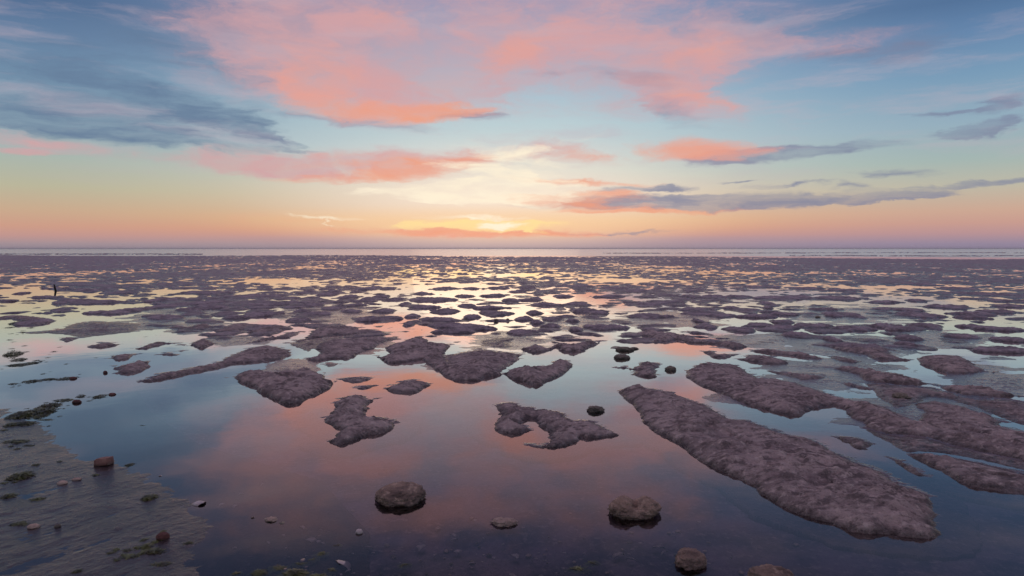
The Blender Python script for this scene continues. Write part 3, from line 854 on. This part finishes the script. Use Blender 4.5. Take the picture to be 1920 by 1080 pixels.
# --- the soaked shore in the near left corner
ux, uy = np.array(ground(330, 900)) - np.array(ground(0, 1000))
ul = math.hypot(ux, uy)
ux, uy = ux / ul, uy / ul
along, across = GX * ux + GY * uy, -GX * uy + GY * ux
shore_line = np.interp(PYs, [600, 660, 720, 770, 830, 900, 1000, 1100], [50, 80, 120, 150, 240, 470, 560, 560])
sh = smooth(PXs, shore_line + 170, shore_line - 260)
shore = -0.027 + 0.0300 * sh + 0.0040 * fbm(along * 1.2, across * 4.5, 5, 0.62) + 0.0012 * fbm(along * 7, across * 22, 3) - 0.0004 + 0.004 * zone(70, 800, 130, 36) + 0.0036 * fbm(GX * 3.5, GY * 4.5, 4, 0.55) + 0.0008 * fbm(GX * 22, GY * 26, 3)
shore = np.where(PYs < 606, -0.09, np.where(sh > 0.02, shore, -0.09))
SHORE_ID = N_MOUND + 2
put(sl, shore, SHORE_ID)

H += np.where(H > -0.01, 0.0016 * rough_n * smooth(H, 0.004, 0.03), 0)
Hc = np.maximum(H, -0.07)

# --- name the free mounds: connected pieces above the water
free = (ID == 0) & (H > -0.001)
runs, rows = [], []
prev = []
par = []


def find(q):
    while par[q] != q:
        par[q] = par[par[q]]
        q = par[q]
    return q


for i in range(NR):
    m_ = np.concatenate(([0], free[i].view(np.int8), [0]))
    dd = np.diff(m_)
    st, en = np.flatnonzero(dd == 1), np.flatnonzero(dd == -1)
    cur = []
    p = 0
    for s_, e_ in zip(st.tolist(), en.tolist()):
        k = len(par)
        par.append(k)
        runs.append((i, s_, e_))
        cur.append((s_, e_, k))
        while p < len(prev) and prev[p][1] <= s_:
            p += 1
        q = p
        while q < len(prev) and prev[q][0] < e_:
            ra, rb = find(prev[q][2]), find(k)
            if ra != rb:
                par[ra] = rb
            q += 1
    prev = cur
area, box = {}, {}
for k, (i, s_, e_) in enumerate(runs):
    r = find(k)
    apx = (e_ - s_) * DTH * FPX * abs(RAD[min(i + 1, NR - 1)] - RAD[i]) / RAD[i] * CAM_H * FPX / RAD[i]
    area[r] = area.get(r, 0) + apx
    bb = box.setdefault(r, [i, i, s_, e_])
    bb[1] = i
    bb[2] = min(bb[2], s_)
    bb[3] = max(bb[3], e_)
order = sorted(area, key=lambda r: -area[r])
FREE0 = N_MOUND + 10
N_FREE = 300 - N_MOUND - 4
names = {}
k = 0
for r in order:
    if (box[r][3] - box[r][2]) > 220 or RAD[box[r][1]] > 48:      # one broad flat with pools, not a mound
        continue
    if k < N_FREE and area[r] > 12:
        names[r] = FREE0 + k
        k += 1
for q, (i, s_, e_) in enumerate(runs):
    ID[i, s_:e_] = names.get(find(q), 0)

# --- cells to meshes
dR = np.gradient(Hc, axis=0) / np.gradient(RAD)[:, None]
dT = np.gradient(Hc, axis=1) / (DTH * RAD[:, None])
sT, cT = np.sin(THE)[None, :], np.cos(THE)[None, :]
NX = -(dR * sT + dT * cT)
NY = -(dR * cT - dT * sT)
nl = np.sqrt(NX * NX + NY * NY + 1)
NORM = np.stack([NX / nl, NY / nl, 1 / nl], -1).reshape(-1, 3)
POS = np.stack([GX, GY, Hc], -1).reshape(-1, 3)
c4 = np.stack([H[:-1, :-1], H[1:, :-1], H[1:, 1:], H[:-1, 1:]], -1)
i4 = np.stack([ID[:-1, :-1], ID[1:, :-1], ID[1:, 1:], ID[:-1, 1:]], -1)
hm = c4.max(-1)
am = c4.argmax(-1)
cid = np.take_along_axis(i4, am[..., None], -1)[..., 0]
near = (GY[:-1, :-1] < 9.5)
keep = hm > np.where(near, -0.055, -0.014)
keep &= (PYs[:-1, :-1] < 1120) | (RAD[:-1, None] > 1.9)
ii, jj = np.nonzero(keep)
cc = cid[ii, jj]
o_ = np.argsort(cc, kind="stable")
ii, jj, cc = ii[o_], jj[o_], cc[o_]
cuts = np.flatnonzero(np.diff(cc)) + 1
starts = np.concatenate(([0], cuts))
ends = np.concatenate((cuts, [len(cc)]))


def where_words(px, py):
    if px < 420:
        a = "near the weed line"
    elif px < 760:
        a = "among pale cream pools"
    elif px < 1120:
        a = "in the sunlit orange reflections"
    elif px < 1500:
        a = "among lilac pools"
    else:
        a = "among pale green pools"
    return a


def size_words(i, j):
    w = (j.max() - j.min() + 1) * DTH * FPX
    hpx = max(2.0, abs(PYs[i.min(), j[0]] - PYs[i.max(), j[0]]))
    a = "tiny" if w < 34 else "small" if w < 62 else "middling" if w < 105 else "broad"
    b = "slender" if w / hpx > 6.0 else "oval" if w / hpx > 3.2 else "rounded"
    return a + " " + b


def depth_words(py):
    return "well before the stake" if py > 592 else "about level with the stake" if py > 540 else "far beyond the stake"


for s_, e_ in zip(starts, ends):
    k = int(cc[s_])
    i, j = ii[s_:e_], jj[s_:e_]
    a = i * NTH + j
    Q = np.stack([a, a + 1, a + NTH + 1, a + NTH], -1)
    uq, inv = np.unique(Q.ravel(), return_inverse=True)
    Vv, Nv = POS[uq], NORM[uq]
    F = inv.reshape(-1, 4)
    px, py = float(PXs[i, j].mean()), float(PYs[i, j].mean())
    if 1 <= k <= N_BANK:
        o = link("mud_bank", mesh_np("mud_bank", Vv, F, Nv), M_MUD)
        tag(o, BANK_LABELS[k], "mud bank")
    elif k <= N_MOUND and k > 0:
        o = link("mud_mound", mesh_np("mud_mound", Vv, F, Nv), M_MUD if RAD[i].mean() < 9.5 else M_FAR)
        tag(o, size_words(i, j) + " mud mound " + where_words(px, py) + " " + depth_words(py), "mud mound", "mud mounds " + where_words(px, py))
    elif k >= FREE0:
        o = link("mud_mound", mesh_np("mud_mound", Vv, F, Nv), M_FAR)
        tag(o, size_words(i, j) + " flat mud patch " + where_words(px, py) + " " + depth_words(py), "mud mound", "far mud patches " + where_words(px, py))
    elif k == SKIN_ID:
        o = link("wet_mud", mesh_np("wet_mud", Vv, F, Nv), M_SHORE)
        tag(o, kind="structure")
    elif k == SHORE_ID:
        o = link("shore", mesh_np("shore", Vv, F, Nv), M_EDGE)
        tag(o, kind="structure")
    else:
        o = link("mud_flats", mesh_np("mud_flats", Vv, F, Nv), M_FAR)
        tag(o, kind="stuff")


def surf_z(x, y):
    """height of mud or bed at a point"""
    i = int(np.clip(np.searchsorted(RAD, math.hypot(x, y)), 0, NR - 1))
    j = int(np.clip(np.searchsorted(THE, math.atan2(x, y)), 0, NTH - 1))
    return max(float(H[i, j]), -0.045)


# ------------------------------------------------------------------ stones
def rock_mesh(name, w, d, h, seed, sub=5, dent=None, crag=0.16, flat=0.0):
    bm = bmesh.new()
    bmesh.ops.create_icosphere(bm, subdivisions=sub, radius=1.0)
    off = Vector((seed * 7.13, seed * 3.7, seed * 1.9))
    for v in bm.verts:
        p = v.co.copy()
        q = p + off
        f = 1 + crag * mnoise.fractal(q * 1.1, 1.0, 2.0, 3) + crag * 0.55 * mnoise.fractal(q * 3.2, 0.9, 2.1, 4) - crag * 0.35 * abs(mnoise.noise(q * 4.5)) + crag * 0.42 * mnoise.fractal(q * 9, 0.5, 2.0, 4)
        if dent:
            for (dx, dz, wd, dep) in dent:
                g = math.exp(-(((p.x - dx) / wd) ** 2)) * max(0.0, p.z * dz) ** 1.5
                f -= dep * g
        v.co = Vector((p.x * f * w / 2, p.y * f * d / 2, p.z * f * h / 2))
    me = bpy.data.meshes.new(name)
    bm.to_mesh(me)
    bm.free()
    for pl in me.polygons:
        pl.use_smooth = True
    return me


def stone(px, py, wpx, dk, hk, seed, mat, label, name="stone", cat="stone", sub=5, dent=None, crag=0.16, rz=0.0, lift=0.5, group=None, zoff=None):
    """px,py: waterline at the front; dk,hk: depth and height as shares of the width"""
    x, y = ground(px, py)
    w = wpx * math.hypot(y, CAM_H) / FPX
    d, h = w * dk, w * hk
    me = rock_mesh(name, w, d, h, seed, sub, dent, crag)
    o = link(name, me, mat)
    z = surf_z(x, y)
    zb = max(z, 0.0) if zoff is None else z + zoff
    o.location = (x, y + d * 0.42, zb + h * (lift - 0.5) + h * 0.12)
    o.rotation_euler = (0, 0, rz)
    tag(o, label, cat, group)
    return o


stone(744, 948, 92, .92, .45, 3, M_ROCK, "rounded pitted stone like a loaf standing alone in the dark pool", crag=.13, rz=-.15)
stone(1194, 973, 92, .74, .54, 8, M_ROCK, "saddle shaped stone with a dip in its top and a black wet base", dent=[(0.05, 1.0, .30, .62)], crag=.16)
stone(946, 986, 46, .62, .30, 12, M_PALE, "small pale crumbly stone between the loaf stone and the saddle stone", crag=.24)
stone(1300, 1066, 54, 1.05, .62, 17, M_ROCK, "knobbly tan stone sloping into the water beneath the saddle stone", crag=.2, rz=-.5)
stone(1458, 1104, 84, .7, .5, 21, M_ROCK, "brown stone cut off by the bottom border", crag=.16)
stone(1118, 773, 30, .8, .46, 25, M_DARKROCK, "dark weedy stone near the tip of the hook shaped island", crag=.30)
stone(1172, 658, 34, .55, .30, 28, M_DARKROCK, "longer dark green stone, the upper of two close together", crag=.24)
stone(1190, 655, 16, .6, .34, 29, M_DARKROCK, "dark knob touching the right end of the longer green stone", crag=.18, sub=4)
stone(1168, 673, 30, .7, .40, 31, M_DARKROCK, "oval dark green stone, the lower of two close together", crag=.16)
stone(1259, 695, 20, .8, .60, 34, M_DARKROCK, "small dark ball of weed and stone beside the ragged mud cluster", crag=.2)
stone(1692, 750, 26, .8, .55, 38, M_DARKROCK, "lone black lump sitting on the right hand mud bank", crag=.24, zoff=0)
stone(1704, 750, 16, .8, .35, 39, M_DARKROCK, "flat black scrap against the lone black lump", crag=.24, zoff=0, sub=4)
stone(301, 1015, 22, .9, .80, 41, M_REDROCK, "dark upright stone with a reddish edge above a patch of weed", crag=.14, zoff=0)
stone(105, 990, 11, .9, .7, 43, M_DARKROCK, "single round black pebble on the soaked shore", crag=.12, zoff=0, sub=4, name="pebble", cat="pebble")
stone(196, 700, 8, .8, .9, 44, M_REDROCK, "tiny upright reddish pebble in the water left of the touching mud pair", crag=.16, sub=4, name="pebble", cat="pebble")
stone(208, 741, 13, .8, .45, 46, M_REDROCK, "flat red brown pebble alone in blue water", crag=.12, sub=4, name="pebble", cat="pebble")
stone(134, 711, 14, .8, .45, 47, M_REDROCK, "red brown pebble at the tip of the middle weed line", crag=.16, sub=4, name="pebble", cat="pebble")
stone(141, 756, 16, .7, .55, 48, M_REDROCK, "dark red stone at the edge of the green weed patch", crag=.2, sub=4)
stone(1535, 596, 10, .8, .6, 50, M_DARKROCK, "black lump on the edge of a far mud bar", crag=.16, sub=4)
stone(952, 602, 6, .8, .8, 51, M_DARKROCK, "tiny black pebble in the orange water", crag=.12, sub=3, name="pebble", cat="pebble")
stone(930, 603, 9, .8, .5, 52, M_DARKROCK, "small flat dark pebble in the orange water", crag=.12, sub=3, name="pebble", cat="pebble")
stone(58, 992, 20, .8, .5, 54, M_PALE, "pale round pebble on a dark scrap of weed", crag=.16, sub=4, zoff=0, name="pebble", cat="pebble")
stone(113, 909, 18, .8, .45, 55, M_PALE, "light orange pebble, the left of two under the brick", crag=.2, sub=4, zoff=0, name="pebble", cat="pebble")
stone(141, 902, 16, .7, .35, 56, M_PALE, "dull pink pebble, the right of two under the brick", crag=.2, sub=4, zoff=0, name="pebble", cat="pebble")
stone(506, 978, 22, .7, .4, 57, M_PALE, "brown knobbly pebble lying in the dark shallows", crag=.3, sub=4, name="pebble", cat="pebble")
stone(672, 1001, 13, .9, .8, 58, M_SHELL, "bright little round pebble under the loaf stone", crag=.16, sub=4, name="pebble", cat="pebble")

# ------------------------------------------------------------------ the brick
bm = bmesh.new()
bmesh.ops.create_cube(bm, size=1.0)
bmesh.ops.scale(bm, verts=bm.verts, vec=(0.108, 0.085, 0.062))
bmesh.ops.bevel(bm, geom=list(bm.edges), offset=0.007, segments=3, affect="EDGES", profile=0.6)
bmesh.ops.subdivide_edges(bm, edges=[e for e in bm.edges if e.calc_length() > 0.02], cuts=9, use_grid_fill=True)
for v in bm.verts:
    f = mnoise.fractal(v.co * 45 + Vector((3, 1, 2)), 0.8, 2.0, 4)
    g = mnoise.noise(v.co * 22 + Vector((7, 7, 7)))
    v.co += v.co.normalized() * (0.0028 * f + 0.003 * g)
    if v.co.x < -0.03 and v.co.z > 0.01:
        v.co.z -= 0.010 * min(1, (-0.03 - v.co.x) / 0.02)
me = bpy.data.meshes.new("brick")
bm.to_mesh(me)
bm.free()
for pl in me.polygons:
    pl.use_smooth = True
o = link("brick", me, M_BRICK)
o.scale = (0.74, 0.74, 0.72)
x, y = ground(187, 876)
o.location = (x, y + 0.04, max(0.0, surf_z(x, y)) + 0.020)
o.rotation_euler = (math.radians(-7), math.radians(-5), math.radians(-4))
tag(o, "broken red brick half sunk in the wet shore", "brick")

# ------------------------------------------------------------------ leaning stake out on the flat
def tube_mesh(name, pts, radii, seg=10):
    bm = bmesh.new()
    rings = []
    for (p, r) in zip(pts, radii):
        rings.append([bm.verts.new((p[0] + r * math.cos(t) * (1 + .12 * math.sin(3 * t)), p[1] + r * math.sin(t), p[2])) for t in [2 * math.pi * k / seg for k in range(seg)]])
    for a_, b_ in zip(rings, rings[1:]):
        for k in range(seg):
            bm.faces.new((a_[k], a_[(k + 1) % seg], b_[(k + 1) % seg], b_[k]))
    bm.faces.new(rings[0][::-1])
    bm.faces.new(rings[-1])
    me = bpy.data.meshes.new(name)
    bm.to_mesh(me)
    bm.free()
    for pl in me.polygons:
        pl.use_smooth = True
    return me


x, y = ground(104, 546)
o = link("wooden_stake", tube_mesh("wooden_stake", [(0.02, 0, -.1), (0.01, 0, 0), (-.02, 0, .10), (-.045, 0.01, .18), (-.062, 0.01, .235), (-.072, 0.012, .255)], [.052, .050, .044, .035, .024, .010]), M_WOOD)
o.location = (x, y, 0)
o.scale = (0.62, 0.62, 0.82)
tag(o, "short black leaning stake standing in far shallow water", "stake")

# ------------------------------------------------------------------ seaweed
def weed_mesh(w, d, h, seed, n):
    r = random.Random(seed)
    V, F = [], []
    for _ in range(n):
        a = r.uniform(0, 2 * math.pi)
        rr_ = math.sqrt(r.random())
        bx, by = rr_ * math.cos(a) * w / 2, rr_ * math.sin(a) * d / 2
        dome = h * max(0.08, 1 - rr_ ** 1.6)
        L = r.uniform(.4, 1.0) * (0.26 * w + 0.03)
        wd = r.uniform(.05, .13) * L
        t = r.uniform(0, 2 * math.pi)
        ca, sa = math.cos(t), math.sin(t)
        z0 = r.uniform(0.15, 1.0) * dome
        base = len(V)
        segs = 4
        cur = r.uniform(-.9, .9)
        for s_ in range(segs + 1):
            f = s_ / segs
            xx = bx + (f - .5) * L * ca - cur * f * f * L * .5 * sa
            yy = by + (f - .5) * L * sa + cur * f * f * L * .5 * ca
            zz = z0 + math.sin(f * math.pi) * 0.22 * h * r.uniform(.4, 1.2) - (0.30 * h) * f * r.random()
            wv = wd * (0.45 + 0.75 * math.sin(math.pi * min(1, f * .9 + .12))) * r.uniform(.7, 1.25) / 2
            tw = r.uniform(-.4, .4) * wv
            V.append((xx - sa * wv, yy + ca * wv, max(-0.01, zz + tw)))
            V.append((xx + sa * wv, yy - ca * wv, max(-0.01, zz - tw)))
        for s_ in range(segs):
            q = base + 2 * s_
            F.append((q, q + 1, q + 3, q + 2))
    me = bpy.data.meshes.new("seaweed")
    me.from_pydata(V, [], F)
    me.update()
    for pl in me.polygons:
        pl.use_smooth = True
    return me


WEED = [  # px, py (front), width px, height px, label or None
    (10, 668, 26, 24, "thick dark weed heap at the border of the upper weed line"), (22, 678, 24, 12, None), (22, 688, 44, 9, None), (48, 684, 34, 8, None), (60, 678, 14, 5, None), (72, 679, 13, 5, None),
    (38, 662, 15, 5, None), (24, 664, 7, 4, None), (94, 661, 13, 5, None), (88, 666, 7, 3, None), (107, 652, 10, 4, None), (38, 650, 13, 4, None), (16, 655, 11, 4, None), (14, 627, 11, 4, None), (33, 625, 13, 3, None),
    (24, 609, 38, 12, "dark ragged weed under the soft edged mud mass"), (8, 616, 22, 5, None), (74, 703, 13, 5, None), (90, 698, 13, 3, None), (119, 684, 10, 4, None),
    (18, 722, 24, 6, None), (45, 719, 32, 10, "green black weed clump starting the middle weed line"), (84, 714, 42, 7, None), (110, 714, 32, 10, "dark purple weed clump near the tip of the middle weed line"), (146, 703, 7, 4, None),
    (175, 672, 13, 3, None), (110, 754, 42, 9, "narrow green weed clump on the edge of the big weed patch"), (143, 746, 16, 12, "upright tuft of brown weed beside the dark red stone"), (176, 748, 24, 12, "spiky olive weed tuft in blue water"),
    (163, 746, 14, 4, None), (163, 753, 17, 3, None), (115, 768, 8, 5, None), (70, 770, 36, 22, "mossy green hump of weed in the big weed patch"), (48, 782, 56, 22, "widest olive weed heap of the big weed patch"),
    (22, 786, 46, 20, "dark olive weed heap at the border of the big weed patch"), (62, 786, 24, 14, None), (106, 783, 11, 6, None), (32, 800, 36, 12, None), (10, 802, 24, 12, None), (82, 789, 44, 4, None), (88, 800, 10, 3, None),
    (24, 832, 46, 8, "flat brown weed strand under the big weed patch"), (22, 903, 40, 20, "bushy black green weed clump left of the brick"), (6, 936, 24, 13, None), (64, 940, 27, 8, "dark weed scrap under the bushy clump"),
    (30, 986, 40, 8, None), (237, 875, 15, 9, "small green weed tuft right of the brick"), (271, 940, 26, 16, "olive leafy weed tuft on its own in the shallows"), (268, 1032, 20, 13, "bright mossy weed knob by the dark upright stone"),
    (280, 1040, 44, 12, "spread green weed under the dark upright stone"), (240, 1048, 36, 8, None), (140, 1076, 16, 9, "little olive weed knob on the bare shore"), (350, 1022, 14, 6, None), (300, 1062, 40, 5, None),
    (482, 1080, 30, 16, None), (520, 1068, 34, 10, None), (560, 1060, 24, 8, None), (548, 1082, 50, 18, "largest tangle of drowned weed at the bottom border"), (600, 1042, 20, 10, "brown green weed tuft above the bottom tangle"),
    (585, 1052, 16, 6, None), (620, 1072, 18, 8, None), (592, 1088, 36, 16, None), (1086, 1070, 32, 10, "weed tuft beside the tall pale shell"), (1112, 1058, 22, 6, None), (758, 1062, 18, 7, None), (630, 1025, 10, 6, None), (440, 1078, 16, 8, None),
    (176, 893, 14, 4, None), (108, 868, 8, 3, None), (265, 799, 10, 3, None),
]
for (ax_, ay_, bx_, by_, nn_, sp_) in ((0, 694, 84, 675, 12, 5), (6, 727, 146, 707, 16, 6), (0, 806, 120, 752, 22, 12), (90, 770, 180, 742, 8, 5), (10, 640, 70, 600, 10, 10), (0, 850, 60, 825, 6, 8), (0, 920, 70, 880, 8, 12), (190, 1056, 310, 1010, 12, 9)):
    for _ in range(nn_):
        t_ = rng.random()
        WEED.append((max(1, ax_ + (bx_ - ax_) * t_), ay_ + (by_ - ay_) * t_ + rng.gauss(0, sp_ * .6), rng.uniform(5, 16), rng.uniform(2, 5), None))
for k, (px, py, wpx, hpx, lab) in enumerate(WEED):
    x, y = ground(px, py)
    s_ = math.hypot(y, CAM_H) / FPX
    w = wpx * s_
    sl_ = CAM_H / y
    d = min(w * 1.6, max(0.03, 0.75 * hpx * s_ / sl_))
    h = max(0.008, 0.42 * hpx * s_)
    o = link("seaweed", weed_mesh(w, d, h, 100 + k, int(24 + 5.0 * wpx + 3.0 * hpx)), M_WEED)
    o.location = (x, y + d / 2, max(-0.006, surf_z(x, y) - 0.003))
    if lab:
        tag(o, lab, "seaweed")
    elif py < 1000:
        tag(o, "small scrap of dark seaweed strewn along the weed lines", "seaweed", "weed scraps along the shore")
    else:
        tag(o, "small tuft of drowned green seaweed in the near shallows", "seaweed", "drowned weed tufts")

# ------------------------------------------------------------------ shells and chips on the bed
def shell_mesh(w, l, h, seed, ribs=7):
    r = random.Random(seed)
    bm = bmesh.new()
    nu, nv = 14, 6
    grid = []
    cut = r.uniform(.7, 1.0)
    for layer in (0, 1):
        g = []
        for a in range(nu + 1):
            row = []
            t = (a / nu - .5) * math.pi * cut
            for q in range(nv + 1):
                f = q / nv
                edge = 1 + .10 * math.sin(t * 5 + seed) * f
                R_ = f * edge
                zz = h * (1 - f * f) ** .5 if f < 1 else 0
                zz += 0.05 * h * math.cos(t * ribs * 2) * f
                row.append(bm.verts.new((math.sin(t) * R_ * w / 2, math.cos(t) * R_ * l - l * .4, zz - (0.10 * h + .0012) * layer)))
            g.append(row)
        grid.append(g)
    for layer, g in enumerate(grid):
        for a in range(nu):
            for q in range(nv):
                f = (g[a][q], g[a + 1][q], g[a + 1][q + 1], g[a][q + 1])
                bm.faces.new(f if layer == 0 else f[::-1])
    for a in range(nu):
        bm.faces.new((grid[0][a][nv], grid[0][a + 1][nv], grid[1][a + 1][nv], grid[1][a][nv]))
    bmesh.ops.remove_doubles(bm, verts=bm.verts, dist=1e-5)
    me = bpy.data.meshes.new("shell")
    bm.to_mesh(me)
    bm.free()
    for pl in me.polygons:
        pl.use_smooth = True
    return me


SHELLS = [(372, 947, 22, 1.2, "warm tan shell lying alone on the pink water edge"), (415, 945, 11, .9, None), (440, 946, 11, .9, None), (450, 925, 14, .6, None), (492, 904, 11, .6, None), (566, 985, 16, .6, None),
          (580, 1008, 20, 1.1, "pinkish white broken shell, brightest in the dark shallows"), (502, 1015, 9, .7, None), (690, 1022, 20, .4, None), (737, 1028, 11, .9, None), (790, 1021, 22, .8, None),
          (850, 997, 13, .7, None), (852, 1006, 15, .6, None), (857, 1028, 14, 1.4, None), (885, 1050, 15, .6, None), (640, 1058, 46, .5, "long pale razor like shell near the weed tangle"), (652, 1066, 20, .5, None),
          (965, 1037, 19, .8, "white shell chip straight below the small pale stone"), (943, 1014, 8, .8, None), (960, 1074, 20, .8, None), (1015, 1073, 11, .8, None), (1236, 1023, 26, .4, "thin grey shell edge beside the knobbly tan stone"),
          (1246, 1030, 17, .4, None), (1112, 1086, 17, 2.0, "tall pale shell standing at the bottom border"), (1160, 1038, 30, .35, None), (1185, 1044, 22, .35, None), (1010, 1030, 8, .7, None), (300, 893, 6, .8, None), (700, 1030, 9, .7, None),
          (815, 1033, 8, .8, None), (870, 1068, 9, .8, None), (530, 1000, 8, .8, None), (1058, 1030, 9, .7, None)]
for _ in range(46):
    SHELLS.append((rng.uniform(430, 1330), 955 + 118 * math.sqrt(rng.random()), rng.uniform(5, 10), rng.uniform(.5, 1.1), None))
for k, (px, py, wpx, asp, lab) in enumerate(SHELLS):
    x, y = ground(px, py)
    s_ = math.hypot(y, CAM_H) / FPX
    w = wpx * s_
    o = link("shell", shell_mesh(w, w * max(.45, asp) * .9, w * .22, 300 + k), M_SHELL)
    o.location = (x, y + w * .2, max(surf_z(x, y), -0.020) + 0.001)
    o.rotation_euler = (rng.uniform(-.05, .12), rng.uniform(-.08, .08), rng.uniform(-1.2, 1.2))
    if lab:
        tag(o, lab, "shell")
    else:
        tag(o, "small pale shell chip lying in the dark near shallows", "shell", "shell chips in the shallows")

pm = [rock_mesh("pebble", 1.0, 0.8, 0.42, 400 + k, 2, None, 0.22) for k in range(4)]
for k in range(4):
    pm[k].materials.append((M_PALE, M_DARKROCK, M_ROCK, M_PALE)[k])
for k in range(90):
    px, py = rng.uniform(400, 1500), 930 + 150 * math.sqrt(rng.random())
    x, y = ground(px, py)
    if surf_z(x, y) > -0.01:
        continue
    w = rng.choice((5, 6, 7, 9, 12)) * math.hypot(y, CAM_H) / FPX
    o = link("pebble", pm[k % 4], None)
    o.scale = (w, w, w)
    o.location = (x, y, surf_z(x, y) + 0.012)
    o.rotation_euler = (0, 0, rng.uniform(0, 6.28))
    tag(o, "small dull pebble lying under water on the pool bed", "pebble", "pebbles on the pool bed")

print("grid", NR, NTH, "cells", len(cc), "free mounds", len(names), "banks", N_BANK, "mounds", N_MOUND)

# ------------------------------------------------------------------ haze
HAZE = 0.00025
bm = bmesh.new()
bmesh.ops.create_cube(bm, size=1.0)
bmesh.ops.scale(bm, verts=bm.verts, vec=(64500.0, 64500.0, 4.4))
bmesh.ops.translate(bm, verts=bm.verts, vec=(0, 0, 0.95))
me = bpy.data.meshes.new("haze")
bm.to_mesh(me)
bm.free()
m, nt = new_mat("sea_air")
b = NB(nt)
vol = b.n("ShaderNodeVolumePrincipled", {"Color": (1.0, 0.96, 0.98, 1), "Density": HAZE, "Anisotropy": 0.3})
o_ = nt.nodes.new("ShaderNodeOutputMaterial")
nt.links.new(vol.outputs[0], o_.inputs["Volume"])
tag(link("haze", me, m), kind="stuff")
